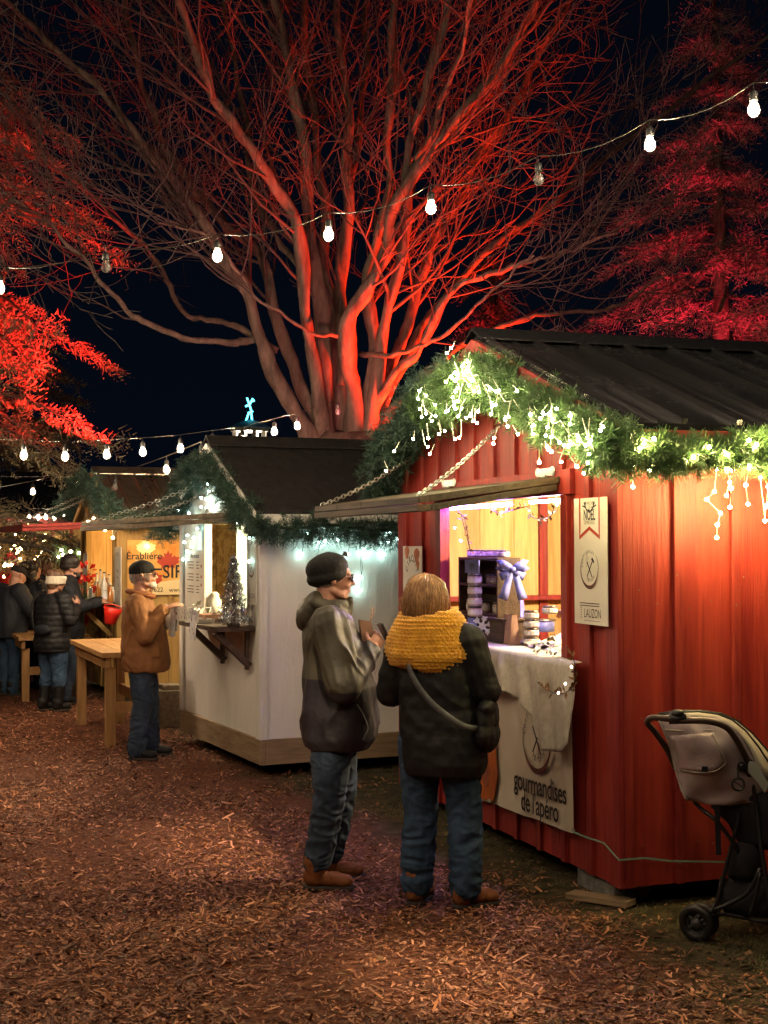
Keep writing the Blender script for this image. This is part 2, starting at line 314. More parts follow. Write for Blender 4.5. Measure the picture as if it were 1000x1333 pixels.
# ------------------------------------------------------------------ huts
def chain_links(p, q, ll=.045, wr=.0035, sag=.03):
    mb = MB(True); p, q = Vector(p), Vector(q); L = (q-p).length; n = max(4, int(L/(ll*.74))); d = (q-p).normalized()
    s1 = d.cross(Vector((0, 0, 1))).normalized(); s2 = d.cross(s1)
    for i in range(n):
        t = (i+.5)/n; c = p.lerp(q, t) - Vector((0, 0, sag*4*t*(1-t))); w = s1 if i % 2 else s2
        pts = []
        for k in range(10):
            th = 2*PI*k/10; x = math.cos(th); y = math.sin(th)
            pts.append(c + d*(x*ll*.28 + math.copysign(ll*.16, x)) + w*(y*ll*.27))
        mb.tube(pts, wr, 5, closed=True)
    return mb
def hut(name, label, F, w, L, z0, ze, zr, op, wall, trim, inner, roofm, oy=.2, ox=.1, oxb=.15, ribs=.3, board=.3, trimw=.1, ribh=.028, sidebat=None, frontbat=True, skirt=0, boards=True, floorz=.2, slab=.03):
    T = Thing(name, label, 'market hut', F, (0, 0, 0), group='huts of the market row')
    y0, y1, za, zb = op; th = .025
    ztop = lambda y: ze + (zr-ze)*(1-abs(y-w/2)/(w/2)) - .03
    zw = z0 + skirt
    # front wall as separate planks/panels round the opening
    mb = MB()
    def slabs(ya, yb, a, b):             # one board from ya to yb, height a to b (b None = up to the slope)
        if b is None: poly = [(ya, a), (yb, a), (yb, ztop(yb))] + ([(w/2, ztop(w/2))] if ya < w/2 < yb else []) + [(ya, ztop(ya))]
        else: poly = [(ya, a), (yb, a), (yb, b), (ya, b)]
        mb.prism(poly, (0, 0, 0), (0, 1, 0), (0, 0, 1), (th, 0, 0))
    ys = [0]
    while ys[-1] + board < w - .05: ys.append(ys[-1] + board)
    ys.append(w)
    if not boards: ys = [0, w]
    def put(a0, b0, za_, zb_):
        cuts = sorted({a0, b0} | {y for y in ys if a0 + .02 < y < b0 - .02})
        for p, q in zip(cuts[:-1], cuts[1:]): slabs(p+.0006, q-.0006, za_, zb_)
    put(0, y0, zw, zb); put(y1, w, zw, zb); put(y0, y1, zw, za); put(0, w, zb+.001, None)
    T.part('front_wall', mb, wall)
    # side walls, back wall
    for nm, yy, dy in (('side_wall', 0, 1), ('side_wall', w, -1)):
        mb = MB(); xs = [th+.001]
        while xs[-1] + board < L - .05: xs.append(xs[-1] + board)
        xs.append(L)
        if not boards: xs = [th+.001, L]
        for p, q in zip(xs[:-1], xs[1:]): mb.box((p, min(yy, yy+dy*th), zw), (q-.0012, max(yy, yy+dy*th), ze-.02))
        T.part(nm, mb, wall)
    mb = MB(); mb.prism([(th, zw), (w-th, zw), (w-th, ze-.03), (w/2, zr-.05), (th, ze-.03)], (L-th, 0, 0), (0, 1, 0), (0, 0, 1), (th, 0, 0)); T.part('back_wall', mb, wall)
    # lining
    mb = MB(); e = th+.012; k = e
    while k < L-.08:
        q = min(k+.26, L-.06); mb.box((k, w-th-.03, floorz), (q-.004, w-th-.012, ze)); k = q
    k = e
    while k < w-.08:
        q = min(k+.26, w-.06); mb.box((L-.06, k, floorz), (L-.045, q-.004, ze+.2)); k = q
    mb.box((e, th+.012, floorz), (L-.07, th+.03, ze))
    T.part('lining', mb, inner)
    mb = MB(); mb.box((th+.005, th+.005, floorz-.05), (L-.062, w-th-.032, floorz)); T.part('floor', mb, M['oldwood'])
    # battens and corner boards
    mb = MB(); bw = .045; pr = .022
    if boards:
        if frontbat:
            for y in ys[1:-1]:
                segs = []
                if y0-.03 < y < y1+.03: segs = [(zw, za-.1), (zb+.13, ztop(y))]
                else: segs = [(zw, ztop(y))]
                for a, b in segs:
                    if b-a > .05: mb.box((-pr, y-bw/2, a), (0, y+bw/2, b-.004))
        xs2 = sidebat or [board*i for i in range(1, int(L/board)+1)]
        for x in xs2: mb.box((x-bw/2, -pr, zw), (x+bw/2, 0, ze-.03))
        for x in xs2: mb.box((x-bw/2, w, zw), (x+bw/2, w+pr, ze-.03))
    T.part('battens', mb, trim, bevel=.002) if boards else None
    if boards and name == 'market_hut' and F is RED:
        nb_ = MB(True); rn = np.random.default_rng(6)
        for x in [board*.5+board*i for i in range(int(L/board))] + list(xs2):
            for z in (zw+.12, zw+.75, zw+1.4, ze-.25):
                for dx in ((-.05, .05) if x not in xs2 else (0,)): nb_.ell((x+dx+rn.normal(0, .012), (-.0245 if x in xs2 else -.001), z+rn.normal(0, .04)), (.004, .002, .004), n=6, m=4)
        T.part('nail_heads', nb_, M['oldwood'], kind='stuff')
    for A0_, B0_ in (((-pr-.004, -pr-.004, zw), (-.0005, trimw, ze-.035)), ((0, -pr-.0045, zw), (trimw*.5, -.0005, ze-.035)), ((-pr-.004, w-trimw, zw), (-.0005, w+pr, ze-.035))):
        mb = MB(); mb.box(A0_, B0_); T.part('corner_board', mb, trim, bevel=.003)
    # window frame
    mb = MB(); fw = .07
    mb.box((-.027, y0-fw, za-.001), (.04, y0, zb)); mb.box((-.027, y1, za-.001), (.04, y1+fw, zb)); mb.box((-.03, y0-fw-.05, zb+.001), (.04, y1+fw+.05, zb+.13))
    T.part('window_frame', mb, trim, bevel=.003)
    if skirt:
        mb = MB(); mb.box((-.02, -.02, z0), (.02, w+.02, zw-.002)); mb.box((.021, -.02, z0), (L, .02, zw-.002)); mb.box((.021, w-.02, z0), (L, w+.02, zw-.002))
        T.part('skid_beam', mb, M['skid'], bevel=.004)
    # roof
    sl = (zr-ze)/(w/2); zed = ze - sl*oy
    n1 = Vector((0, -(zr-ze), w/2)).normalized()
    for sgn in (0, 1):
        mb = MB(); f = (lambda y: w-y) if sgn else (lambda y: y)
        pr_ = [(f(-oy), zed), (f(w/2), zr), (f(w/2), zr+slab), (f(-oy), zed+slab)]
        mb.prism(pr_, (-ox, 0, 0), (0, 1, 0), (0, 0, 1), (L+ox+oxb, 0, 0))
        if ribs:
            k = -ox + .035; c = 0
            while k < L+oxb:
                p = Vector((k, f(-oy), zed+slab+ribh/2)); q = Vector((k, f(w/2), zr+slab+ribh/2))
                mb.beam(p, q, .03, ribh, up=(0, (1 if sgn else -1)*sl, 1))
                if c % 2 == 0 and ribs > .2:
                    for dd in (.09, .16): mb.beam(p+Vector((dd, 0, -ribh*.3)), q+Vector((dd, 0, -ribh*.3)), .012, ribh*.5, up=(0, (1 if sgn else -1)*sl, 1))
                k += ribs; c += 1
        T.part('roof_panel', mb, roofm)
    mb = MB(); mb.prism([(w/2-.12, zr-.12*sl+slab+.02), (w/2, zr+slab+.045), (w/2+.12, zr-.12*sl+slab+.02), (w/2+.12, zr-.12*sl+slab+.03), (w/2, zr+slab+.06), (w/2-.12, zr-.12*sl+slab+.03)], (-ox-.02, 0, 0), (0, 1, 0), (0, 0, 1), (L+ox+oxb+.03, 0, 0)); T.part('ridge_cap', mb, roofm)
    mb = MB(); mb.box((-ox+.03, -oy, zed-.09), (L+oxb-.03, -oy+.022, zed-.003)); T.part('fascia', mb, trim); mb = MB(); mb.box((-ox+.03, w+oy-.022, zed-.09), (L+oxb-.03, w+oy, zed-.003)); T.part('fascia', mb, trim)
    for sgn in (0, 1):
        f = (lambda y: w-y) if sgn else (lambda y: y); mb = MB()
        mb.prism([(f(-oy), zed-.05), (f(w/2-.001), zr-.05), (f(w/2-.001), zr+slab*.6), (f(-oy), zed+slab*.6)], (-ox-.022, 0, 0), (0, 1, 0), (0, 0, 1), (.021, 0, 0)); T.part('rake_board', mb, M['redtrim'] if F is RED else M['whitetrim'] if F is WHI else M['pine'])
    T.ze = ze; T.zed = zed; T.zr = zr; T.w = w; T.L = L
    return T
def flap(T, y0, y1, zh, out, zo, mat, c1, c2, thick=.035, lip=None):
    """raised hatch: hinge edge at the wall, outer edge 'out' metres in front, chains to the gable"""
    mb = MB(); n = 4; yy = [y0 + (y1-y0)*i/n for i in range(n+1)]; 
    for a, b in zip(yy[:-1], yy[1:]):
        mb.prism([(-.035, zh), (-out, zo), (-out, zo+thick), (-.035, zh+thick)], (0, a+.002, 0), (1, 0, 0), (0, 0, 1), (0, b-a-.004, 0))
    mb.beam((-out+.03, y0, zo-.022), (-out+.03, y1, zo-.022), .07, .035)
    for y in (y0+.035, y1-.035): mb.beam((-.05, y, zh-.022+.001), (-out+.068, y, zo-.021), .06, .034)
    o = T.part('hatch', mb, mat, bevel=.003)
    for (a, b) in (c1, c2):
        T.part('chain', chain_links(a, b), M['galv'], parent=None)
    for y in (y0+.18, y1-.3):
        hb = MB(); hb.box((-.04, y-.09, zh+.045), (-.031, y+.09, zh+.085)); hb.tube([(-.045, y-.03, zh+.04), (-.045, y+.03, zh+.04)], .009, 8)
        for s in (-.09, .09): hb.ell((-.036, y+s, zh+.065), (.005, .03, .028))
        T.part('hinge', hb, M['galv'])
    return o

W1 = 3.0224*K; L1 = 2.7
ZB1 = 1.9455*K+.005; OPA = (.5748*K, 2.2595*K)
TR = hut('market_hut', 'red board and batten hut with black ribbed roof and lit serving window', RED, W1, L1, .1025, 2.365, 2.93, (*OPA, 1.13, ZB1), M['redwood'], M['redtrim'], M['pine'], M['roof'], oy=.215, ox=.10, oxb=.3, sidebat=[RED.ony(882, 900).x, RED.ony(957, 900).x, RED.ony(882, 900).x+2*(RED.ony(957, 900).x-RED.ony(882, 900).x)]+[1.2+.3*i for i in range(5)], ribs=.30)
# hatch outer edge from pixels: near corner (546,656), far corner (405,664)
flap(TR, OPA[0]-.02, OPA[1]+.12, ZB1+.06, .82, ZB1-.05, M['hatch'],
     ((-.80, OPA[0]+.05, ZB1-.01), (-.01, 1.32, 2.47)), ((-.80, OPA[1]+.05, ZB1-.01), (-.01, 2.82, 2.36)))
mb = MB()                                     # dark jamb stud seen inside on the far lining, red post
mb.box((1.0, W1-.085, .25), (1.06, W1-.057, 2.2)); mb.box((.06, W1-.12, .25), (.13, W1-.057, 2.2)); mb.box((.05, W1-.15, 1.36), (2.2, W1-.057, 1.39)); TR.part('stud', mb, M['redtrim'])
mb = MB(); mb.box((.035, OPA[0]-.12, 1.10), (.42, OPA[1]+.1, 1.128)); mb.box((-.10, OPA[0]+.10, 1.131), (.034, OPA[1]+.02, 1.157)); TR.part('counter', mb, M['oldwood'], bevel=.003)
mb = MB()
for y in (OPA[0]+.15, OPA[1]-.1):
    mb = MB(); mb.beam((-.03, y, 1.0), (-.08, y, 1.12), .04, .05); TR.part('counter_bracket', mb, M['redtrim'])
mb = MB(); mb.box((.05, OPA[1]-.9, ZB1-.035), (.075, OPA[1]+.02, ZB1-.015)); TR.part('violet_light_strip', mb, M['violet'])
mb = MB(); mb.box((.05, OPA[0]+.15, ZB1-.03), (.07, OPA[0]+.55, ZB1-.015)); TR.part('light_bar', mb, M['ledw'])
mb = MB(); mb.ell((.9, 1.0, 2.16), .05); TR.part('ceiling_bulb', mb, em('ceiling_bulb_glow', (1, .74, .36), 3200), label='warm bulb under the red hut ceiling')
for i, (x, y) in enumerate(((.02, .12), (.02, W1-.35), (1.3, .1), (1.3, W1-.35))):
    b = Thing('concrete_block', ['grey concrete block under the near corner of the red hut', 'grey concrete block under the far front corner of the red hut', 'grey concrete block under the red hut side wall, behind the stroller', 'grey concrete block under the hidden far side of the red hut'][i], 'block', RED, (x, y, 0))
    mb = MB(); mb.box((x, y, 0), (x+.2, y+.4, .1)); mb.box((x+.03, y+.03, .0), (x+.17, y+.37, .1015)); b.part('block_body', mb, M['block'], bevel=.008)

# white hut
W2 = 2.1247*K
TWH = hut('market_hut', 'white panelled hut with black shingle roof and a lit open hatch', WHI, W2, 3.2, .10, 2.05, 2.57, (.28, 1.42, 1.16, 1.93), M['white'], M['whitetrim'], M['osb'], M['shingle'], oy=.14, ox=.09, ribs=0, skirt=.19, boards=False, trimw=.075)
flap(TWH, .20, 1.75, 1.98, 1.0, 1.915, M['oldwood'], ((-.97, .3, 1.95), (-.01, .62, 2.26)), ((-.97, 1.68, 1.95), (-.01, 1.45, 2.30)))
mb = MB(); mb.box((.02, .10, 1.10), (-.32, 1.5, 1.135)); TWH.part('counter', mb, M['darkwood'], bevel=.003)
for y in (.22, .85):
    mb = MB(); mb.beam((-.30, y, 1.09), (-.028, y, .83), .045, .075, up=(0, 1, 0)); mb.beam((-.045, y, .80), (-.045, y, 1.098), .04, .03); TWH.part('bracket', mb, M['darkwood'], bevel=.003)
mb = MB()
for i in range(7): mb.box((.30, 1.55+.001, 1.2+i*.13), (.9, 1.575, 1.2+i*.13+.125), Matrix.Rotation(0, 3, 'X'))
for i in range(7): mb.beam((.75, 1.30, 1.24+i*.125), (.75, 1.66, 1.24+i*.125), .012, .12)
TWH.part('siding_panel', mb, M['paleblue'])
mb = MB(); mb.ell((.9, .8, 2.0), .05); TWH.part('ceiling_bulb', mb, em('ceiling_bulb_glow_b', (1, .76, .40), 3200))
mb = MB(); mb.box((-.004, W2*.5-.16, 2.2), (-.012, W2*.5+.16, 2.28)); TWH.part('gable_panel', mb, M['whitetrim'])

# ochre hut
TO = hut('market_hut', 'ochre timber hut with bare metal roof and a printed maple leaf banner', OCH, 2.1, 2.6, .08, 2.12, 2.62, (.22, 1.75, 1.12, 2.0), M['ochre'], M['ochre'], M['pine'], M['roofz'], oy=.14, ox=.08, ribs=.22, ribh=.03)
flap(TO, .12, 1.9, 2.0, 1.05, 2.0-.04, M['redtrimh'], ((-1.0, .2, 2.02), (-.01, .85, 2.42)), ((-1.0, 1.6, 2.02), (-.01, 1.35, 2.45)))
mb = MB(); mb.box((.03, .12, 1.08), (-.42, 1.9, 1.115)); TO.part('counter', mb, M['green'], bevel=.003)
for y in (.3, 1.1, 1.75):
    mb = MB(); mb.beam((-.38, y, 1.08), (-.026, y, .72), .05, .06, up=(0, 1, 0)); TO.part('bracket', mb, M['ochre'])
mb = MB(); mb.ell((.9, .9, 2.1), .05); TO.part('ceiling_bulb', mb, em('ceiling_bulb_glow_c', (1, .68, .28), 900))
# farther hut, mostly hidden, its window lit
TF = hut('market_hut', 'farthest hut at the left edge, brown with a glowing window behind the crowd', FAR, 2.6, 2.8, .08, 2.3, 2.95, (.3, 2.2, 1.1, 2.05), M['ochre'], M['redtrim'], M['pine'], M['roof'], oy=.18, ox=.1)
flap(TF, .2, 2.3, 2.15, 1.1, 2.1, M['redtrimh'], ((-1.0, .2, 2.1), (-.01, .85, 2.5)), ((-1.0, 2.0, 2.1), (-.01, 1.8, 2.5)))
mb = MB(); mb.ell((.5, 1.2, 2.0), .06); TF.part('ceiling_bulb', mb, em('ceiling_bulb_glow_d', (1, .62, .22), 700))
mb = MB(); mb.box((.03, .2, 1.05), (-.4, 2.3, 1.09)); TF.part('counter', mb, M['redtrimh'])
FAR2 = Frame(-8.2, 27.5, .3)
TF2 = hut('market_hut', 'dim far hut glowing amber behind the dark branches at the left edge', FAR2, 2.6, 2.8, .08, 2.3, 2.95, (.3, 2.2, 1.1, 2.05), M['ochre'], M['redtrim'], M['pine'], M['roof'], oy=.18, ox=.1)
mb = MB(); mb.ell((.5, 1.2, 2.0), .06); TF2.part('ceiling_bulb', mb, em('ceiling_bulb_glow_e', (1, .55, .18), 500))

# ------------------------------------------------------------------ bell cupola far away
cx = at(325, 560, 60)
T = Thing('bell_cupola', 'white cupola with a small grey dome roof above the white hut ridge', 'cupola', WORLD, (cx.x, 60, 0))
X = cx.x; zb_ = at(325, 565, 60).z
mb = MB(); mb.box((X-2.5, 58.5, 0), (X+2.5, 63, zb_-1.2)); T.part('tower_base', mb, M['whitetrim'])
mb = MB()
for i in range(8):
    a = PI/8+i*PI/4; p = Vector((X+.66*math.cos(a), 60+.66*math.sin(a), 0)); mb.beam(p+Vector((0, 0, zb_-1.2)), p+Vector((0, 0, zb_+.2)), .16, .16)
mb.tube([(X, 60, zb_-1.25), (X, 60, zb_-.75)], .78, 8); mb.tube([(X, 60, zb_+.1), (X, 60, zb_+.24)], .8, 8); T.part('belfry', mb, M['whitetrim'])
mb = MB(); mb.tube([(X, 60, zb_+.24), (X, 60, zb_+.42), (X, 60, zb_+.52), (X, 60, zb_+.6)], [.95, .62, .35, .12], 8); T.part('cupola_roof', mb, pm('slate_blue_roof', (.12, .2, .26), rough=.6))
mb = MB(); mb.ell((X, 60, zb_-.3), .16); T.part('lamp', mb, em('belfry_lamp', (1, .8, .6), 160))
T = Thing('light_figure', 'turquoise lit reindeer-like light figure on top of the white cupola', 'light figure', WORLD, (X, 60, zb_+.8))
mb = MB(True); z = zb_+.58; q_ = .60
for a, b in (((-.2, 0), (-.05, .5)), ((.15, 0), (.1, .5)), ((-.1, .5), (.2, .65)), ((.12, .6), (.0, 1.1)), ((0, 1.1), (-.25, 1.0)), ((0, 1.1), (.2, 1.55)), ((.0, 1.1), (-.15, 1.6)), ((.1, 1.35), (.3, 1.4))):
    mb.tube([(X+a[0]*q_*1.2, 60, z+a[1]*q_), (X+b[0]*q_*1.2, 60, z+b[1]*q_)], .04, 5)
T.part('tube_light', mb, em('turquoise_tube', (.12, .85, 1), 4.5))

# ------------------------------------------------------------------ garlands
def sprigs(path, rad, per_m, slen=.13, nn=34, nl=.05, nw=.0032, droop=.35, seed=1):
    """needles of a fir garland along path (frame coordinates) as one big triangle soup"""
    rg = np.random.default_rng(seed); P = np.array([list(p) for p in path]); seg = np.linalg.norm(np.diff(P, axis=0), axis=1); cum = np.concatenate([[0], np.cumsum(seg)])
    n = int(cum[-1]*per_m); t = rg.uniform(0, cum[-1], n)
    i = np.clip(np.searchsorted(cum, t)-1, 0, len(seg)-1); f = ((t-cum[i])/seg[i])[:, None]
    c = P[i]*(1-f)+P[i+1]*f; T = (P[i+1]-P[i])/seg[i][:, None]
    lump = (.72+.28*np.sin(t*9+seed)+.12*np.sin(t*23))[:, None]
    o = rg.normal(size=(n, 3)); o -= (o*T).sum(1)[:, None]*T; o /= np.linalg.norm(o, axis=1)[:, None]
    ln = slen*rg.uniform(.6, 1.35, n)[:, None]
    start = c + o*rad*lump*rg.uniform(.0, .55, n)[:, None]
    d = o*1.0 + T*rg.normal(scale=.8, size=(n, 1)) + np.array([[0, 0, -droop]]); d /= np.linalg.norm(d, axis=1)[:, None]
    ln = ln*np.clip(rad/.13, .4, 1.6)
    end = start + d*ln + np.array([[0, 0, -.02]])
    # needles
    u = rg.uniform(.05, 1, (n, nn, 1)); base = start[:, None]*(1-u)+end[:, None]*u
    q = rg.normal(size=(n, nn, 3)); q -= (q*d[:, None]).sum(2)[..., None]*d[:, None]; q /= np.linalg.norm(q, axis=2)[..., None]
    nd = d[:, None]*.75 + q; nd /= np.linalg.norm(nd, axis=2)[..., None]
    tip = base + nd*nl*rg.uniform(.6, 1.15, (n, nn, 1))
    sd = np.cross(nd, rg.normal(size=(n, nn, 3))); sd /= np.linalg.norm(sd, axis=2)[..., None]; sd *= nw/2
    V = np.stack([base-sd, base+sd, tip+sd*.5, tip-sd*.5], 2).reshape(-1, 3)
    # stems
    return V
def soup(T, name, V, mat, k=4, parent=None, kind=None):
    V = V - np.array(T.b)[None]; n = len(V)//k; me = bpy.data.meshes.new(name); me.vertices.add(len(V)); me.vertices.foreach_set('co', V.astype(np.float32).ravel())
    me.loops.add(n*k); me.loops.foreach_set('vertex_index', np.arange(n*k, dtype=np.int32)); me.polygons.add(n); me.polygons.foreach_set('loop_start', np.arange(0, n*k, k, dtype=np.int32))
    me.materials.append(mat); me.update(); me.validate(); return T.add(name, me, parent, kind=kind)
def garland(label, F, pts, rad, per_m, mat, seed, wave=.03, group='fir garlands on the huts', **k):
    path = cmr(pts, 8); path = [p + Vector((noise.noise(p*3+Vector((seed, 0, 0)))*wave, noise.noise(p*3+Vector((0, seed, 0)))*wave, noise.noise(p*3+Vector((0, 0, seed)))*wave*1.6)) for p in path]
    T = Thing('fir_garland', label, 'garland', F, pts[0], group=group)
    soup(T, 'foliage', sprigs(path, rad, per_m, seed=seed, **k), mat)
    mb = MB(); mb.tube(path, .012, 6); T.part('stem', mb, M['gstem']); return path
def fairy(name, label, F, wires, bulbs, mat, wm, r=.0078, sock=True, group=None, base=None, maxp=100):
    T = Thing(name, label, 'fairy lights', F, base or wires[0][0], group=group)
    mb = MB()
    for w_ in wires: mb.tube(w_, .0022, 4)
    T.part('wire', mb, wm)
    bm_ = MB(True)
    ph = (1+5**.5)/2; iv = [(-1,ph,0),(1,ph,0),(-1,-ph,0),(1,-ph,0),(0,-1,ph),(0,1,ph),(0,-1,-ph),(0,1,-ph),(ph,0,-1),(ph,0,1),(-ph,0,-1),(-ph,0,1)]
    fc = [(0,11,5),(0,5,1),(0,1,7),(0,7,10),(0,10,11),(1,5,9),(5,11,4),(11,10,2),(10,7,6),(7,1,8),(3,9,4),(3,4,2),(3,2,6),(3,6,8),(3,8,9),(4,9,5),(2,4,11),(6,2,10),(8,6,7),(9,8,1)]
    me = mesh_of('bulb', [Vector(v).normalized()*r for v in iv], fc, [mat], smooth=True)
    for i, p in enumerate(bulbs[:maxp]):
        o = T.add('bulb', me); o.location = T.loc(p)
    if len(bulbs) > maxp:
        mb = MB(True)
        for p in bulbs[maxp:]: mb.add([Vector(v).normalized()*r + Vector(p) for v in iv], fc)
        T.part('bulbs', mb, mat, kind='stuff')
    return T
def icicles(start, n, rg, lmin=.05, lmax=.22, step=.07, out=-.03, axis=0):
    """short hanging drops with bulbs below a garland path"""
    wires = []; bulbs = []
    for s in start:
        k = rg.integers(1, n+1); p = Vector(s); pts = [p.copy()]
        for j in range(k):
            p = p + Vector((rg.normal(0, .018), rg.normal(0, .018), -rg.uniform(lmin, lmax)/k)); 
            pts.append(p.copy()); bulbs.append(p + Vector((rg.normal(0, .008), rg.normal(0, .008), -.008)))
        if len(pts) > 1: wires.append(pts)
    return wires, bulbs
def lerp_path(path, t):
    n = len(path)-1; f = t*n; i = min(int(f), n-1); return path[i].lerp(path[i+1], f-i)

ydrop = lambda px, py, x=-.16: RED.onx(px, py, x)
# red hut: the left rake (darker), the right rake (brightly lit) and the eave run
pk = RED.onx(612, 490, -.14)
left = [RED.onx(497, 640, -.10), RED.onx(506, 590, -.14), RED.onx(528, 548, -.15), RED.onx(565, 512, -.15), RED.onx(600, 488, -.15)]
right = [RED.onx(626, 476, -.15), RED.onx(672, 508, -.15), RED.onx(718, 534, -.15), RED.onx(766, 560, -.15), RED.onx(808, 584, -.14)]
gl = garland('dark drooping fir garland along the far left gable slope of the red hut', RED, left, .17, 520, M['needled'], 3, nl=.055, nw=.0048, slen=.095)
gr = garland('thick bright lit fir garland down the near gable slope of the red hut', RED, right, .15, 620, M['needle'], 5, nl=.052, nw=.0048, slen=.085)
side = [RED.ony(800, 578, -.17), RED.ony(850, 578, -.26), RED.ony(900, 580, -.26), RED.ony(960, 578, -.26), RED.ony(1040, 584, -.26), RED.ony(1130, 580, -.26)]
gs = garland('fir garland along the red hut eave at the right edge', RED, side, .10, 560, M['needle'], 6, nl=.05, nw=.0048, slen=.10)
gb = garland('fir clump filling the peak of the red hut gable', RED, [RED.onx(560, 530, -.17), RED.onx(590, 505, -.2), RED.onx(625, 500, -.2), RED.onx(650, 510, -.17)], .16, 620, M['needle'], 9, nl=.052, nw=.0048, slen=.09)
rg = np.random.default_rng(11)
st = [lerp_path(gr, rg.uniform(0, 1)) + Vector((-.16*rg.uniform(.7, 1.3), rg.normal(0, .09), rg.normal(.02, .08))) for _ in range(48)] + [RED.onx(rg.uniform(545, 645), rg.uniform(488, 560), -.38-.06*rg.uniform(-1, 1)) for _ in range(19)]
w_, b_ = icicles(st, 2, rg, .025, .10)
w_.append([p + Vector((-.12, 0, .02*math.sin(i*1.7))) for i, p in enumerate(gr)])
fairy('fairy_lights', 'warm white fairy lights tangled in the bright near gable garland', RED, w_, b_, M['warm'], M['cordw'])
st = [RED.onx(*q, -.32) for q in ((553, 500), (595, 520), (540, 560), (572, 548), (520, 575), (566, 578), (500, 600))]
w_, b_ = icicles(st, 1, rg, .04, .08); fairy('fairy_lights', 'few small fairy lights in the dark far left garland of the red hut', RED, w_, b_, M['warm'], M['cordw'])
# hanging icicle drops below (pixel anchors: chains of bulbs as in the photograph)
drops = [[(702, 575), (702, 602)], [(716, 570), (718, 588)], [(740, 590), (751, 607)], [(826, 575), (824, 607), (824, 634)], [(848, 590), (846, 612)], [(856, 580), (852, 566)], [(880, 590), (878, 611)],
         [(935, 585), (933, 611), (930, 640), (920, 650), (938, 668), (934, 683), (933, 700)], [(948, 590), (952, 612), (946, 645), (950, 628)], [(965, 588), (963, 606)], [(992, 590), (990, 621), (996, 678), (997, 660)]]
w_ = []; b_ = []
for d in drops:
    pts = [RED.ony(x, y, -.2) if x > 815 else RED.onx(x, y, -.2) for x, y in d]; w_.append(pts); b_ += pts[1:]
b_ += [lerp_path(gs, t) + Vector((0, -.10, rg.normal(0, .03))) for t in rg.uniform(0, 1, 11)]
for t in (.55, .62, .7, .78, .86, .94):
    p = lerp_path(gs, t); q = [p + Vector((rg.normal(0, .02), -.03, -.1-.09*k)) for k in range(3)]; w_.append([p]+q); b_ += q
fairy('fairy_lights', 'golden icicle lights hanging over the red side wall', RED, w_, b_, M['gold'], M['cordw'], r=.0095)

# white hut garlands
wl = [WHI.onx(211, 690, -.12), WHI.onx(222, 655, -.13), WHI.onx(243, 622, -.13), WHI.onx(268, 597, -.13)]
wr_ = [WHI.onx(270, 598, -.13), WHI.onx(292, 625, -.13), WHI.onx(308, 655, -.13), WHI.onx(334, 680, -.13)]
ws = [WHI.ony(330, 684, -.12), WHI.ony(370, 689, -.16), WHI.ony(420, 686, -.16), WHI.ony(470, 689, -.16), WHI.ony(540, 688, -.16), WHI.ony(640, 690, -.16)]
g1 = garland('fir garland on the left gable slope of the white hut', WHI, wl, .11, 240, M['needled'], 21, nl=.055, nw=.004)
g2 = garland('fir garland on the right gable slope of the white hut', WHI, wr_, .10, 240, M['needled'], 22, nl=.055, nw=.004)
g3 = garland('fir garland along the eave of the white hut, behind the two shoppers', WHI, ws, .095, 260, M['needled'], 23, nl=.055, nw=.004)
rg = np.random.default_rng(5)
cd = [(393, 722), (416, 705), (423, 704), (440, 703), (453, 722), (474, 719), (481, 720), (500, 722), (470, 752), (469, 769), (400, 695), (432, 695), (508, 694), (518, 702), (505, 706)]
b_ = [WHI.ony(x, y, -.05) for x, y in cd]; w_ = [[WHI.ony(x, y, -.05), WHI.ony(x+2, y-12, -.07), WHI.ony(x-2, 690, -.14)] for x, y in cd]
w_.append([WHI.ony(390+i*14, 699+4*math.sin(i*1.3), -.10) for i in range(10)])
fairy('fairy_lights', 'cold turquoise fairy lights below the eave garland on the white hut side', WHI, w_, b_, M['cool'], M['cordk'], r=.013)
cd = [(272, 640), (268, 650), (274, 655), (262, 660), (275, 664), (258, 672), (248, 678), (257, 688), (244, 697), (240, 706), (250, 712), (243, 718), (238, 728), (252, 700), (262, 648), (285, 612), (308, 680), (325, 700), (324, 731), (246, 668), (270, 630), (232, 664)]
b_ = [WHI.onx(x, y, -.06) for x, y in cd]; w_ = [[WHI.onx(x, y, -.05) for x, y in sorted(cd[:14], key=lambda q: -q[1])], [WHI.onx(325, 690, -.08), WHI.onx(325, 700, -.06), WHI.onx(324, 731, -.06)]]
fairy('fairy_lights', 'cold turquoise fairy lights inside the white hut gable and window edge', WHI, w_, b_, M['cool'], M['cordw'], r=.0115)
# ochre hut garlands
ol = [OCH.onx(78, 672, -.12), OCH.onx(92, 650, -.12), OCH.onx(112, 628, -.12)]
orr = [OCH.onx(118, 626, -.12), OCH.onx(132, 650, -.12), OCH.onx(145, 668, -.12)]
osd = [OCH.ony(150, 672, -.14), OCH.ony(175, 678, -.14), OCH.ony(205, 677, -.14), OCH.ony(260, 679, -.14)]
garland('fir garland on the left gable slope of the ochre hut', OCH, ol, .15, 170, M['needled'], 31, nl=.07, nw=.006, nn=24)
garland('fir garland on the right gable slope of the ochre hut', OCH, orr, .14, 170, M['needled'], 32, nl=.07, nw=.006, nn=24)
garland('fir garland along the eave of the ochre hut above the leaf banner', OCH, osd, .10, 170, M['needled'], 33, nl=.065, nw=.006, nn=24)
cd = [(100, 628), (115, 679), (122, 675), (137, 690), (146, 687), (147, 700), (118, 684), (133, 682), (150, 680), (192, 711)]
b_ = [OCH.onx(x, y, -.1) if x < 152 else OCH.ony(x, y, -.08) for x, y in cd]
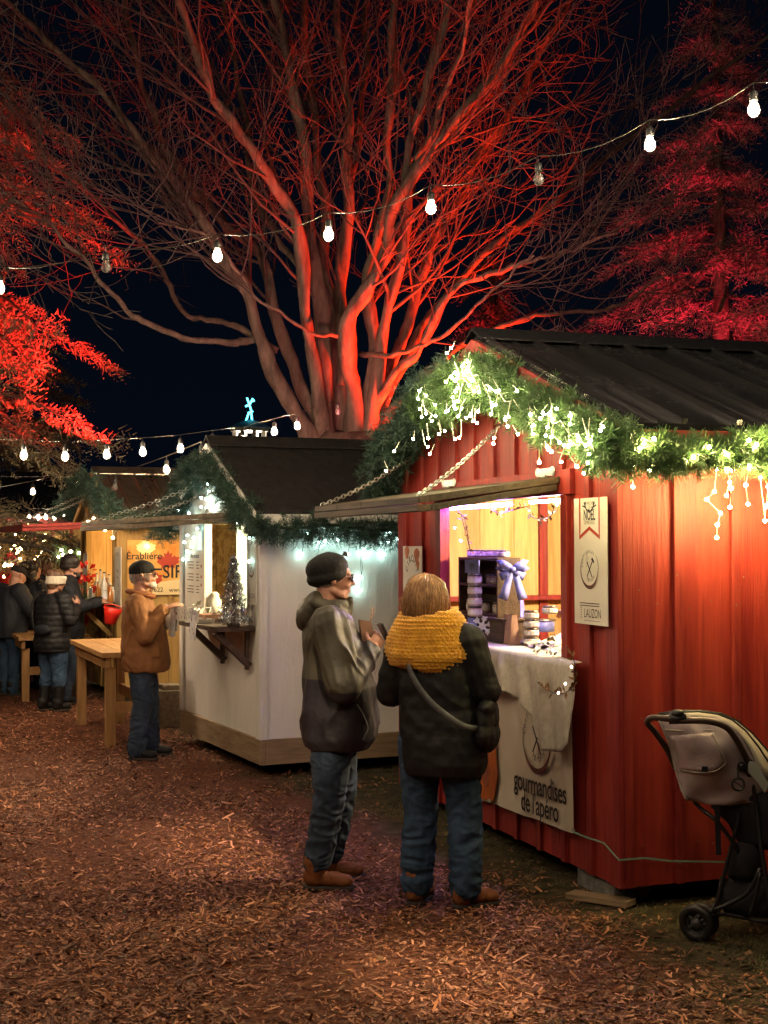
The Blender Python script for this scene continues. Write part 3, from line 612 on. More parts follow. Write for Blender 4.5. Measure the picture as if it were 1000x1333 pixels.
fairy('fairy_lights', 'warm fairy lights hanging at the gable of the ochre hut', OCH, [b_[:2], b_[2:6]], b_, M['goldfar'], M['cordw'], r=.02)
cd = [(82, 722), (92, 718), (98, 724), (90, 730), (86, 728), (96, 733), (102, 729), (105, 738), (98, 742), (80, 716), (103, 720), (76, 725)]
P_ = [at(x, y, 19.5) for x, y in cd]
T = Thing('fir_garland', 'small lit fir garland far behind the bearded man, above the counter', 'garland', WORLD, P_[0], group='fir garlands on the huts')
soup(T, 'foliage', sprigs([at(72, 722, 19.6), at(90, 726, 19.6), at(108, 736, 19.6), at(108, 760, 19.6)], .16, 160, nl=.08, nw=.008, nn=20, seed=40), M['needle']); mb = MB(); mb.tube([at(72, 722, 19.6), at(90, 726, 19.6), at(108, 736, 19.6), at(108, 760, 19.6)], .02, 5); mb.tube([at(108, 740, 19.6), at(108, 1000, 19.6)*1.0], .03, 6); T.part('stem', mb, M['gstem'])
fairy('fairy_lights', 'white fairy lights in the small far garland behind the bearded man', WORLD, [P_[:6]], P_, M['warmfar'], M['cordw'], r=.022)
rg = np.random.default_rng(8)
b_ = [at(rg.uniform(0, 60), 715+rg.normal(0, 14), 21) for _ in range(34)]
fairy('fairy_lights', 'many tiny warm fairy lights round the far left stall window', WORLD, [b_[:8]], b_, M['goldfar'], M['cordw'], r=.022)
# leafy light garland inside the red hut window and down the cloth
def leafy(label, pts, bul, mat, fr=RED):
    T = Thing('leaf_garland', label, 'garland', fr, pts[0]); path = cmr(pts, 6); mb = MB(); mb.tube(path, .0025, 5); T.part('wire', mb, M['cordk'])
    mb = MB(); rg = np.random.default_rng(len(pts)*7)
    for p in path[::1]:
        d = Vector(rg.normal(size=3)).normalized(); e = d.cross(Vector(rg.normal(size=3))).normalized()
        mb.add([p, p+d*.018+e*.008, p+d*.04, p+d*.018-e*.008], [(0, 1, 2, 3)])
    T.part('leaves', mb, M['leaf']); mb = MB(True)
    for p in bul: mb.ell(p, .007, n=6, m=4)
    T.part('bulbs', mb, mat)
leafy('thin leaf and berry garland hanging in the upper corner of the red hut window', [RED.onx(x, y, .06) for x, y in ((600, 668), (606, 680), (610, 705), (612, 716))]+[RED.onx(600, 668, .07)], [RED.onx(592, 687, .05), RED.onx(600, 704, .05)], M['violet'])
leafy('thin leaf garland looped under the window head of the red hut', [RED.onx(x, y, .06) for x, y in ((640, 664), (652, 668), (668, 664), (688, 660), (692, 672), (706, 676), (718, 670), (724, 655), (735, 654))], [RED.onx(653, 667, .06), RED.onx(725, 657, .06)], M['warm'])
leafy('leaf and berry garland draped down the linen cloth of the red hut counter', [RED.onx(x, y, -.155) for x, y in ((738, 842), (748, 862), (749, 885), (742, 898), (728, 903), (712, 898), (700, 888))], [RED.onx(744, 868, -.17), RED.onx(736, 890, -.17), RED.onx(727, 902, -.17)], em('berry_bulb', (1, .75, .6), 12))
# ------------------------------------------------------------------ signs and banners
A_ = (0, -1, 0); Zv = (0, 0, 1)
def emblem(T, o, a, b, r, fr, nm='emblem', whole=True, words=('Confidences', 'Martens')):
    o, a, b = Vector(o), Vector(a), Vector(b); n = a.cross(b)
    mb = MB()
    for k, (ra, t0, t1) in enumerate(((1.0, R(150), R(350)), (.94, R(120), R(300)), (.97, R(-20), R(48)))): mb.ringstrip(o + n*.001*k, a, b, r*ra-.0012, r*ra+.0035, t0, t1)
    # crossed whisk and spatula
    for s in (-1, 1):
        p = o + a*(-.28*r*s) + b*(-.42*r); q = o + a*(.28*r*s) + b*(.35*r); d = (q-p).normalized(); w = d.cross(n)
        mb.add([p+w*.02*r, p-w*.06*r, q-w*.05*r, q+w*.03*r], [(0, 1, 2, 3)])
    q = o + a*(.3*r) + b*(.42*r); mb.add([q+a*(-.13*r)+b*(.05*r), q+a*(.12*r)+b*(-.16*r), q+a*(.20*r)+b*(-.04*r), q+a*(-.02*r)+b*(.16*r)], [(0, 1, 2, 3)])
    for k in range(3): mb.ringstrip(o - a*(.28*r) + b*(.40*r) + n*.0005*k, a*.4+b*.1, b, r*.10*(k+1), r*.10*(k+1)+.0016, 0, 2*PI, 20)
    arctext(mb, words[0], r*.30, o, a, b, r*.80, R(172), R(62), 0, .8, shear=.3)
    arctext(mb, words[1], r*.30, o, a, b, r*.66, R(245), R(318), 0, .8, inside=True, shear=.3)
    T.part(nm, mb, M['ink'])
    mb = MB(); mb.ringstrip(o + n*.0015, a, b, r*.84, r*1.0, R(205), R(365)); T.part(nm+'_stroke', mb, M['inkbrown'])
ya, yb = .3705*K, .0296*K; z0_, z1_ = 1.3136*K, 1.9221*K; xs = -.052
T = Thing('hut_sign', 'tall white sign with ribbon pennant and round emblem beside the red hut window', 'sign', RED, (xs, (ya+yb)/2, z0_), group='signs on the huts')
mb = MB(); mb.box((xs, yb, z0_), (xs+.005, ya, z1_)); T.part('panel', mb, M['paper'])
W_ = ya-yb; H_ = z1_-z0_; fx = xs-.0012
P2 = lambda u, v: Vector((fx, ya-u*W_, z1_-v*H_))          # u to the right, v down
mb = MB(); t = .035
for pl in ([(.17, 0), (.21, 0), (.21, .27), (.17, .33)], [(.76, 0), (.80, 0), (.80, .33), (.76, .27)], [(.17, .33), (.17, .30), (.485, .225), (.485, .255)], [(.80, .33), (.80, .30), (.485, .225), (.485, .255)]):
    vs = [P2(*q) for q in pl]; mb.add(vs, [(0, 1, 2, 3)])
T.part('pennant', mb, M['inkred'])
mb = MB(); write(mb, 'NOËL'.replace('Ë', 'Ë'), .078, P2(.485, .175), A_, Zv, .0012, .62); write(mb, 'LAUZON', .062, P2(.56, .945), A_, Zv, 0, .72)
for vv in (.83, .85): mb.box((fx-.0004, ya-.77*W_, z1_-(vv+.006)*H_), (fx, ya-.17*W_, z1_-vv*H_))
mb.box((fx-.0004, ya-.78*W_, z1_-.972*H_), (fx, ya-.3*W_, z1_-.969*H_))
for s in (-1, 1):                                    # antlers
    for (p, q) in (((.0, .115), (.10, .085)), ((.10, .085), (.16, .035)), ((.11, .075), (.21, .06)), ((.13, .06), (.12, .03))):
        P0, P1 = P2(.485+s*p[0], p[1]), P2(.485+s*q[0], q[1]); mb.beam(P0, P1, .001, .007, up=Vector((1, 0, 0)).cross(P1-P0))
for k in range(5): mb.add([P2(.19, .87+.02*k), P2(.23, .86+.02*k), P2(.22, .875+.02*k)], [(0, 1, 2)])
T.part('lettering', mb, M['ink'])
mb = MB(); write(mb, 'MARCHÉ', .024, P2(.485, .055), A_, Zv, 0, .8); write(mb, 'DE', .02, P2(.485, .085), A_, Zv, 0, .8); write(mb, 'DE MERCEVILLE', .026, P2(.485, .208), A_, Zv, 0, .62); T.part('small_lettering', mb, M['inkgreen'])
emblem(T, P2(.485, .56), A_, Zv, .098, RED)
# circuit sign
c0 = RED.onx(525, 710, -.03); c1 = RED.onx(550, 800, -.03)
T = Thing('hut_sign', "pale sign with orange blots and curved lettering at the red hut's left end", 'sign', RED, (-.03, c1.y, 1.2), group='signs on the huts')
y_l, y_r, zt, zb2 = c0.y, c1.y, RED.onx(538, 711, -.03).z, RED.onx(538, 800, -.03).z
mb = MB(); mb.box((-.032, y_r, zb2), (-.026, y_l, zt)); T.part('panel', mb, M['paper'])
oc = Vector((-.0335, (y_l+y_r)/2, zt*.58+zb2*.42)); mb = MB(); arctext(mb, 'CIRCUIT', .062, oc, A_, Zv, .09, R(160), R(20), .001, .9); write(mb, 'LAVAL', .05, oc+Vector((0, 0, -.06)), A_, Zv, 0, .9); T.part('lettering', mb, M['ink'])
mb = MB()
for dy, dz, r_ in ((.10, .15, .045), (-.09, .13, .05), (-.11, .07, .03)):
    mb.add([oc+Vector((0, dy+r_*math.cos(t)*(1+.2*math.sin(3*t)), dz+r_*math.sin(t))) for t in [2*PI*k/14 for k in range(14)]], [tuple(range(14))])
T.part('blots', mb, M['inkorange'])
# large banner
q = [RED.onx(747, 1085, -.05), RED.onx(744, 872, -.05), RED.onx(585, 830, -.05), RED.onx(585, 1030, -.05)]
yR = q[0].y; yL = q[2].y; zbR, zbL = q[0].z, RED.onx(619, 1039, -.05).z; ztR = 1.06
T = Thing('banner', 'large cream vinyl banner with emblem and gourmandises lettering under the red hut counter', 'banner', RED, (-.05, yR, zbR))
mb = MB(True); nx, nz_ = 40, 14; vs = []; zslope = (zbL-zbR)/(RED.onx(619, 1039, -.05).y-yR)
def ban(u, v):                                       # u: metres left of the right edge, v: metres up from the bottom edge
    return Vector((-.05-.006*math.sin(u*11+v*2)-.004*math.sin(u*23), yR+u, zbR+zslope*u*.9+v))
BW = yL-yR; BH = ztR-zbR
for i in range(nx+1):
    for j in range(nz_+1): vs.append(ban(BW*i/nx, BH*j/nz_))
mb.add(vs, [(i*(nz_+1)+j, (i+1)*(nz_+1)+j, (i+1)*(nz_+1)+j+1, i*(nz_+1)+j+1) for i in range(nx) for j in range(nz_)])
T.part('banner_sheet', mb, M['vinyl'])
A2 = Vector((0, -1, -zslope*.9)).normalized()
bo = lambda px, py: RED.onx(px, py, -.0625)
mb = MB(); write(mb, 'gourmandises', .155, bo(702, 1036), A2, Zv, .0018, .82, sp=.93); write(mb, "de l'apéro", .155, bo(702, 1062), A2, Zv, .0018, .82, sp=.93)
write(mb, 'LES M', .16, bo(664, 902), A2, Zv, .0015, .8); T.part('lettering', mb, M['ink'])
cB = RED.onx(699, 962, -.063); emblem(T, cB, A2, Zv, .185, RED)
mb = MB(); pl = [RED.onx(*p, -.064) for p in ((590, 1026), (622, 1038), (642, 1043), (648, 1010), (644, 960), (636, 925), (590, 900))]; mb.add(pl, [tuple(range(7))]); T.part('food_print', mb, M['inkorange'])
mb = MB(); 
for k, (px, py, r_) in enumerate(((630, 985, .07), (632, 1010, .06), (626, 960, .05))):
    o = RED.onx(px, py, -.066-.001*k); mb.add([o+Vector((0, r_*math.cos(t)*(1+.25*math.sin(3*t+k)), 1.1*r_*math.sin(t))) for t in [2*PI*j/16 for j in range(16)]], [tuple(range(16))])
T.part('food_print', mb, pm('food_print_dark', (.20, .05, .03), (.38, .13, .08), (30, 30, 30), .4))
mb = MB()
for p in ((746, 1081), (637, 1042)): mb.tube([RED.onx(*p, -.056), RED.onx(*p, -.07)], .009, 10)
T.part('grommet', mb, M['galv'])
pts = [RED.onx(747, 1083, -.065), RED.onx(758, 1088, -.05), Vector((-.045, .10, .30)), Vector((-.035, -.035, .245))]
T = Thing('tie_strap', 'pale green strap running from the banner corner round the red hut to the stroller', 'strap', RED, pts[0])
mb = MB(); e = RED.ony(875, 1121, -.05); path = pts + [RED.ony(840, 1117, -.04), e, RED.ony(950, 1122, -.06)]
for p, q_ in zip(path[:-1], path[1:]): mb.beam(p, q_, .003, .008)
T.part('webbing', mb, pm('green_webbing', (.18, .3, .24), rough=.6))

# ------------------------------------------------------------------ red hut counter goods
CZ = 1.1585
def cnt(px, py, z=CZ): return RED.l(gnd(px, py, z))
T = Thing('table_cloth', 'crumpled grey linen cloth hanging over the red hut counter', 'tablecloth', RED, (-.1, OPA[0]+.1, CZ))
mb = MB(True); ny, ns = 70, 34; vs = []; y_a, y_b = RED.onx(749, 862, -.11).y, OPA[0]+1.30
def drop(t):        # hanging length along the edge (t: 0 near end .. 1 far end)
    return .23+.04*math.sin(t*9) + .18*math.exp(-((t-.11)/.16)**4) 
for i in range(ny+1):
    t = i/ny; y = y_a + (y_b-y_a)*t; Ld = drop(t)
    for j in range(ns+1):
        s = j/ns
        if s < .35:
            x = .36 - (.36+.107)*(s/.35); z = CZ + .002 + .010*max(0, noise.noise(Vector((x*9, y*9, 0)))) + .004
        else:
            k = (s-.35)/.65; fold = .020*math.sin(y*26+3*k)+.014*math.sin(y*47+1+4*k)
            x = -.118 - .012*math.sin(min(1, k*6)*PI/2) + fold*.62*min(1, k*3) - .02*k; z = CZ + .004 - .02*min(1, k*8) - k*Ld + .0*y
        yy = (y if x < -.034 else max(y, OPA[0]+.004)) + (.02*math.sin(y*15)*max(0, s-.35))
        vs.append(Vector((x, yy, z)))
mb.add(vs, [(i*(ns+1)+j, i*(ns+1)+j+1, (i+1)*(ns+1)+j+1, (i+1)*(ns+1)+j) for i in range(ny) for j in range(ns)])
o = T.part('linen', mb, M['linen']); sd = o.modifiers.new('thick', 'SOLIDIFY'); sd.thickness = .004; sd.offset = 1
CZ2 = CZ + .012
def jar(pos, lab, r=.031, h=.05, rot=None, nm='jar', grp='jars on the red hut counter'):
    T = Thing('jar', lab, 'jar', RED, pos, group=grp); p = Vector(pos)
    mb = MB(True); mb.tube([p+Vector((0, 0, z)) for z in (0, .004, h*.72, h*.8)], [r*.85, r, r, r*.86], 14); T.part('glass', mb, M['glassjar'])
    mb = MB(True); mb.tube([p+Vector((0, 0, h*.8)), p+Vector((0, 0, h*.82)), p+Vector((0, 0, h))], [r*.9, r*.96, r*.96], 14); T.part('lid', mb, M['jarlid'])
    mb = MB(); mb.tube([p+Vector((0, 0, h*.2)), p+Vector((0, 0, h*.6))], r*1.02, 14, caps=False); T.part('jar_label', mb, M['paper'])
cb = cnt(648, 836, CZ2); X0 = max(.03, cb.x); Y0 = cb.y
T = Thing('crate_shelf', 'dark wooden crate shelf holding small jars on the red hut counter', 'crate shelf', RED, (X0, Y0, CZ2))
mb = MB(); D_, Wd, zA, zB = .15, .62, CZ2+.145, CZ2+.50; zM = (zA+zB)/2+.0
mb.box((X0, Y0, zA), (X0+D_, Y0+.018, zB)); mb.box((X0, Y0+Wd-.018, zA), (X0+D_, Y0+Wd, zB))
for z in (zA, zM, zB-.018): mb.box((X0+.001, Y0+.0185, z), (X0+D_-.012, Y0+Wd-.0185, z+.017))
mb.box((X0+D_-.011, Y0+.0185, zA), (X0+D_-.001, Y0+Wd-.0185, zB-.001))
T.part('shelf_box', mb, M['darkwood'], bevel=.002)
T = Thing('wooden_box', 'low dark box under the crate shelf on the red hut counter', 'box', RED, (X0, Y0-.05, CZ2))
mb = MB(); mb.box((X0-.02, Y0-.12, CZ2), (X0+D_, Y0+Wd+.02, CZ2+.13)); mb.box((X0-.03, Y0-.13, CZ2+.131), (X0+D_+.01, Y0+Wd+.03, CZ2+.144)); T.part('box_body', mb, M['darkwood'], bevel=.003)
for i, y in enumerate((.13, .20, .42, .50)): jar((X0+.05, Y0+y, zM+.018), ['first small jar from the right on the middle shelf of the crate', 'second small jar from the right on the middle shelf of the crate', 'third small jar from the right on the middle shelf of the crate', 'leftmost small jar on the middle shelf of the crate'][i], .033, .06)
for i, y in enumerate((.10, .31, .40, .52)): jar((X0+.05, Y0+y, zA+.018), ['rightmost jar on the bottom shelf of the crate', 'second jar from the right on the bottom crate shelf', 'third jar from the right on the bottom crate shelf', 'leftmost jar on the bottom shelf of the crate'][i], .036, .07)
for i in range(8): jar((X0+.07, Y0+.05+i*.072, zB+.001), ['rightmost', 'second', 'third', 'fourth', 'fifth', 'sixth', 'seventh', 'leftmost'][i] + ' flat jar from the right on top of the crate shelf', .034, .045, grp='row of jars on top of the crate')
for i in range(4): jar((X0-.07, Y0+.18, zA+.001-.0+i*.064), ['lowest', 'second lowest', 'third', 'topmost'][i] + ' jar of the stack standing before the crate shelf', .044, .062)
p = cnt(684, 800, CZ2+.01)
for i in range(4): jar((max(.10, X0+.08), Y0-.30, CZ2+.145+i*.05-.144), ['lowest', 'second lowest', 'third', 'topmost'][i] + ' pale jar of the stack behind the bow', .045, .048)
# tag on top of the stack
T = Thing('price_tag', 'small lavender gift tag on top of the jar stack', 'tag', RED, (X0-.07, Y0+.18, zA+.26)); mb = MB(); mb.box((X0-.085, Y0+.08, zA+.262), (X0-.08, Y0+.30, zA+.34)); T.part('card', mb, M['lav'])
mb = MB(); write(mb, 'YPI', .06, (X0-.087, Y0+.19, zA+.28), A_, Zv); T.part('lettering', mb, M['ink'])
T = Thing('price_tag', 'pale blue card hanging below the bottom crate shelf', 'tag', RED, (X0-.04, Y0+.2, CZ2)); mb = MB(); mb.box((X0-.045, Y0+.22, CZ2+.03), (X0-.04, Y0+.36, CZ2+.13)); T.part('card', mb, M['lav'])
# bow (faces the viewer, on the near side of the crate)
bc = RED.l(at(667, 741, RED.w((X0+.02, Y0-.06, 0)).y)); e1 = RED.m.transposed() @ CR_; n1 = RED.m.transposed() @ (-CF)
T = Thing('ribbon_bow', 'lavender ribbon bow with two long tails tied to the crate shelf', 'bow', RED, bc); mb = MB(True)
def ribbon(pts, w0, w1, bow_=.0):
    k = len(pts); vs = []
    for i, (x, z, d) in enumerate(pts):
        c = bc + e1*x*.88 + Vector((0, 0, z*.88)) + n1*d; nx_, nz2 = pts[min(i+1, k-1)][0]-pts[max(i-1, 0)][0], pts[min(i+1, k-1)][1]-pts[max(i-1, 0)][1]
        L_ = math.hypot(nx_, nz2) or 1; w = (w0+(w1-w0)*i/(k-1))/2; s = e1*(-nz2/L_*w) + Vector((0, 0, nx_/L_*w)); vs += [c+s, c-s]
    mb.add(vs, [(2*i, 2*i+2, 2*i+3, 2*i+1) for i in range(k-1)])
for s in (-1, 1):
    ribbon([(0, 0, .02), (s*.035, .022, .035), (s*.075, .038, .03), (s*.09, .03, .01)], .035, .062); ribbon([(s*.09, .03, .01), (s*.06, .0, .0), (0, 0, .01)], .062, .035)
    ribbon([(0, 0, .02), (s*.03, -.03, .03), (s*.07, -.045, .02), (s*.08, -.05, .0)], .035, .05)
    ribbon([(0, 0, .02), (s*.028, -.07, .03), (s*.05, -.15, .025), (s*.068, -.20, .02)], .03, .06)
mb.ell(bc+n1*.03, (.02, .02, .018)); o = T.part('ribbon', mb, M['lav']); o.modifiers.new('s', 'SOLIDIFY').thickness = .003
# snowflake
sc_ = RED.l(at(628, 815, RED.w((X0-.09, Y0+.1, 0)).y)); T = Thing('snowflake_ornament', 'white wooden snowflake leaning on the low dark box', 'ornament', RED, sc_); mb = MB()
for k in range(6):
    a = k*PI/3+.26; d = e1*math.cos(a)+Vector((0, 0, math.sin(a))); s_ = e1*-math.sin(a)+Vector((0, 0, math.cos(a)))
    mb.beam(sc_, sc_+d*.058, .012, .008, up=n1)
    for t in (.032, .046):
        for sg in (-1, 1): mb.beam(sc_+d*t, sc_+d*(t+.014)+s_*sg*.016, .008, .006, up=n1)
mb.tube([sc_-n1*.005, sc_+n1*.006], .02, 12); T.part('flake', mb, M['whiteitem'])
# paper bag, tin, odd items
T = Thing('paper_bag', 'upright reddish kraft paper bag beside the low dark box', 'paper bag', RED, cnt(664, 838, CZ2)); b = cnt(664, 838, CZ2); mb = MB()
mb.add([b+Vector(v) for v in ((-.03, -.06, 0), (.04, -.06, 0), (.04, .06, 0), (-.03, .06, 0), (-.012, -.058, .17), (.018, -.062, .175), (.02, .06, .17), (-.01, .058, .172))], [(0, 3, 2, 1), (0, 1, 5, 4), (1, 2, 6, 5), (2, 3, 7, 6), (3, 0, 4, 7)]); T.part('bag', mb, M['kraft'])
b = cnt(703, 806, CZ2+.05); b.z = CZ2; b = cnt(706, 822, CZ2)
T = Thing('round_tin', 'round blue tin with open lid on the red hut counter', 'tin', RED, b); mb = MB(True); mb.tube([b, b+Vector((0, 0, .003)), b+Vector((0, 0, .062)), b+Vector((0, 0, .065)), b+Vector((0, 0, .062)), b+Vector((0, 0, .01))], [.075, .082, .082, .078, .076, .07], 26); T.part('tin_body', mb, M['tin'])
mb = MB(True); mb.tube([b+Vector((.02, .03, .070)), b+Vector((.02, .03, .08))], .088, 26); T.part('tin_lid', mb, M['galv'])
b = cnt(682, 828, CZ2); T = Thing('ribbon_roll', 'lavender ribbon strip leaning behind the paper bag', 'ribbon', RED, b); mb = MB(); mb.beam(b+Vector((0, 0, 0)), b+Vector((.02, .10, .22)), .045, .006, up=n1); T.part('strip', mb, M['lav'])
rg = np.random.default_rng(3)
for i, (px, py) in enumerate(((690, 838), (703, 842), (716, 840), (726, 836), (735, 830))):
    b = cnt(px, py, CZ2); T = Thing('folded_paper', ['leftmost', 'second', 'middle', 'fourth', 'rightmost'][i] + ' crumpled white paper on the linen at the near counter end', 'paper', RED, b, group='papers on the counter')
    mb = MB(); vs = []; n = 6; w = .075
    for a in range(n):
        for c in range(n): vs.append(b + Vector(((a/(n-1)-.5)*w*1.5, (c/(n-1)-.5)*w*2.2, .014+rg.normal(0, .011))))
    mb.add(vs, [(a*n+c, a*n+c+1, (a+1)*n+c+1, (a+1)*n+c) for a in range(n-1) for c in range(n-1)]); T.part('sheet', mb, M['paper'])
for i, (px, py) in enumerate(((697, 848), (708, 852), (716, 849))):
    b = cnt(px, py, CZ2+.01); b.x = max(b.x, -.07); T = Thing('metal_tongs', ['left', 'middle', 'right'][i] + ' small dark metal clip lying on the linen edge', 'clip', RED, b, group='metal clips on the counter')
    mb = MB(True); mb.tube([b, b+Vector((.03, .03, .012)), b+Vector((.05, .08, .008))], .007, 6); mb.tube([b+Vector((-.02, 0, 0)), b+Vector((.02, .05, .022))], .006, 6); T.part('jaw', mb, M['galv'])

# ------------------------------------------------------------------ white hut counter goods
WZ = 1.137
def wct(px, py, z=WZ): return WHI.l(gnd(px, py, z))
b = wct(304, 797); b.x = -.17; b.y = WHI.onx(304, 780, -.17).y
T = Thing('tinsel_tree', 'small silver tinsel tree on the white hut counter', 'tinsel tree', WHI, (b.x, b.y, WZ))
rg = np.random.default_rng(2); V = []
for i in range(5200):
    h = rg.uniform(0, 1)**1.25; r = .125*(1-h)*.95+.008; a = rg.uniform(0, 2*PI); rr = r*rg.uniform(.5, 1.05)*(1+.16*math.sin(h*38))
    p = np.array([b.x+rr*math.cos(a), b.y+rr*math.sin(a), WZ+.03+h*.50]); d = rg.normal(size=3); d /= np.linalg.norm(d); e = np.cross(d, rg.normal(size=3)); e /= np.linalg.norm(e)
    V += [p, p+d*.016+e*.003, p+d*.026, p+d*.013-e*.003]
soup(T, 'tinsel', np.array(V), M['silver']); mb = MB(); mb.tube([(b.x, b.y, WZ), (b.x, b.y, WZ+.5)], [.02, .005], 8); mb.tube([(b.x, b.y, WZ), (b.x, b.y, WZ+.03)], .05, 12); T.part('stand', mb, M['darkwood'])
mr = WHI.onx(267, 771, -.03); ml = WHI.onx(242, 771, -.03); mt = WHI.onx(254, 717, -.03).z
T = Thing('menu_board', 'white menu sheet standing at the left side of the white hut window', 'menu', WHI, (-.03, (mr.y+ml.y)/2, mr.z)); mb = MB(); mb.box((-.034, mr.y, WZ+.002), (-.028, ml.y, mt)); T.part('sheet', mb, M['paper'])
mb = MB(); wm = ml.y-mr.y; yc = (ml.y+mr.y)/2; write(mb, 'Nos produits', .05, (-.0355, yc, mt-.06), A_, Zv, .001, shear=.3)
for k in range(12):
    z = mt-.10-k*.026
    if k % 4 != 3: mb.box((-.0355, yc+wm*.05, z), (-.0345, yc+wm*(.40-.04*(k % 3)), z+.007)); mb.box((-.0355, yc-wm*.22, z), (-.0345, yc-wm*.08, z+.007))
T.part('lettering', mb, M['ink'])
mb = MB()
for k, z in enumerate((mt-.13, mt-.22, mt-.29)): mb.ell((-.0355, yc-wm*.34, z), (.001, .022, .014))
T.part('food_picture', mb, M['inkorange'])
yr_, yl_ = WHI.onx(335, 787, -.028).y, WHI.onx(323, 787, -.028).y; zt, zb2 = WHI.onx(329, 688, -.028).z, WHI.onx(329, 787, -.028).z
T = Thing('hut_sign', 'narrow pale sign with round emblem at the near front corner of the white hut', 'sign', WHI, (-.03, yr_, zb2), group='signs on the huts'); mb = MB(); mb.box((-.036, yr_, zb2), (-.031, yl_, zt)); T.part('panel', mb, M['paper'])
emblem(T, (-.038, (yr_+yl_)/2, (zt+zb2)/2), A_, Zv, .08, WHI, words=('Les Folies', 'Gourmet')); mb = MB(); write(mb, 'LAUZON', .05, (-.038, (yr_+yl_)/2, zb2+.05), A_, Zv, 0, .72); T.part('lettering', mb, M['ink'])
# trays and bags on the white hut counter
for i, (px, w, h, mt_) in enumerate(((268, .30, .03, 'plate'), (262, .26, .055, 'kraft'), (276, .22, .05, 'plate'), (244, .2, .03, 'plate'))):
    yq = WHI.onx(px, 785, -.2).y + (0, .06, -.02, .1)[i]; xq = (-.24, -.12, -.02, -.24)[i]
    T = Thing('food_tray', ['long white tray by the tinsel tree', 'brown folded food bag on the white hut counter', 'white bowl-like tray behind the long tray', 'small white tray at the far counter end'][i], 'tray', WHI, (xq, yq, WZ), group='trays on the white hut counter')
    mb = MB(); a, c = .07, w/2; vs = [(-a*.8, -c*.9, 0), (a*.8, -c*.9, 0), (a*.8, c*.9, 0), (-a*.8, c*.9, 0), (-a, -c, h), (a, -c, h), (a, c, h), (-a, c, h), (-a*.9, -c*.95, h*.5), (a*.9, -c*.95, h*.5), (a*.9, c*.95, h*.5), (-a*.9, c*.95, h*.5)]
    mb.add([Vector(v)+Vector((xq, yq, WZ+.002)) for v in vs], [(0, 3, 2, 1), (0, 1, 5, 4), (1, 2, 6, 5), (2, 3, 7, 6), (3, 0, 4, 7), (8, 9, 10, 11)]); T.part('tray_body', mb, M[mt_])
rg = np.random.default_rng(4)
yq = WHI.onx(256, 775, -.1).y; T = Thing('cellophane_bags', 'heap of clear cellophane bags on the white hut counter', 'bags', WHI, (-.1, yq, WZ+.05)); mb = MB()
for k in range(60):
    p = Vector((-.1+rg.normal(0, .04), yq+rg.normal(0, .11), WZ+.06+abs(rg.normal(0, .03)))); mb.add([p+Vector(rg.normal(0, .022, 3)) for _ in range(3)], [(0, 1, 2)])
T.part('film', mb, kind='stuff', mat=pm('cellophane', (.7, .68, .6), rough=.1, spec=1))
T = Thing('glass_jug', 'small clear dispenser jug in the white hut window', 'jug', WHI, (.05, WHI.onx(278, 770, .05).y, WZ)); p = Vector((.06, WHI.onx(278, 770, .05).y, WZ+.03)); mb = MB(True); mb.tube([p+Vector((0, 0, z)) for z in (0, .05, .12, .15, .17, .19)], [.06, .065, .06, .035, .04, .02], 14); T.part('jug', mb, M['clearb'])
# printed papers hanging off the far counter end
for i, (px0, px1, py0, py1, mt_) in enumerate(((215, 236, 786, 822, 'paper'), (230, 262, 790, 812, 'paper'), (224, 231, 790, 829, 'whiteitem'), (250, 258, 792, 833, 'whiteitem'))):
    a, c = WHI.onx(px0, py0, -.335-.004*i), WHI.onx(px1, py1, -.335-.004*i)
    T = Thing('hanging_paper', ['crumpled pale paper', 'printed paper strip', 'left narrow white price strip', 'right narrow white price strip'][i] + ' hanging off the white hut counter by the pointing hand', 'paper', WHI, (a.x, a.y, c.z), group='papers hanging off the white hut counter')
    mb = MB(True); n = 10; vs = []
    for u in range(n+1):
        for v in range(4): vs.append((a.x-.012*math.sin(u*1.5)-.006*v, a.y+(c.y-a.y)*u/n, a.z+(c.z-a.z)*v/3+.008*math.sin(u*2)))
    mb.add(vs, [(u*4+v, u*4+v+1, (u+1)*4+v+1, (u+1)*4+v) for u in range(n) for v in range(3)]); T.part('sheet', mb, M[mt_]); 
    if i in (1, 3):
        mb = MB()
        for k in range(26 if i == 1 else 6):
            yy = a.y+(c.y-a.y)*rg.uniform(.06, .94); zz = a.z+(c.z-a.z)*rg.uniform(.1, .9); mb.beam((a.x-.032, yy, zz), (a.x-.032, yy+.012, zz+.02), .001, .007)
        T.part('print', mb, M['inkbrown'])

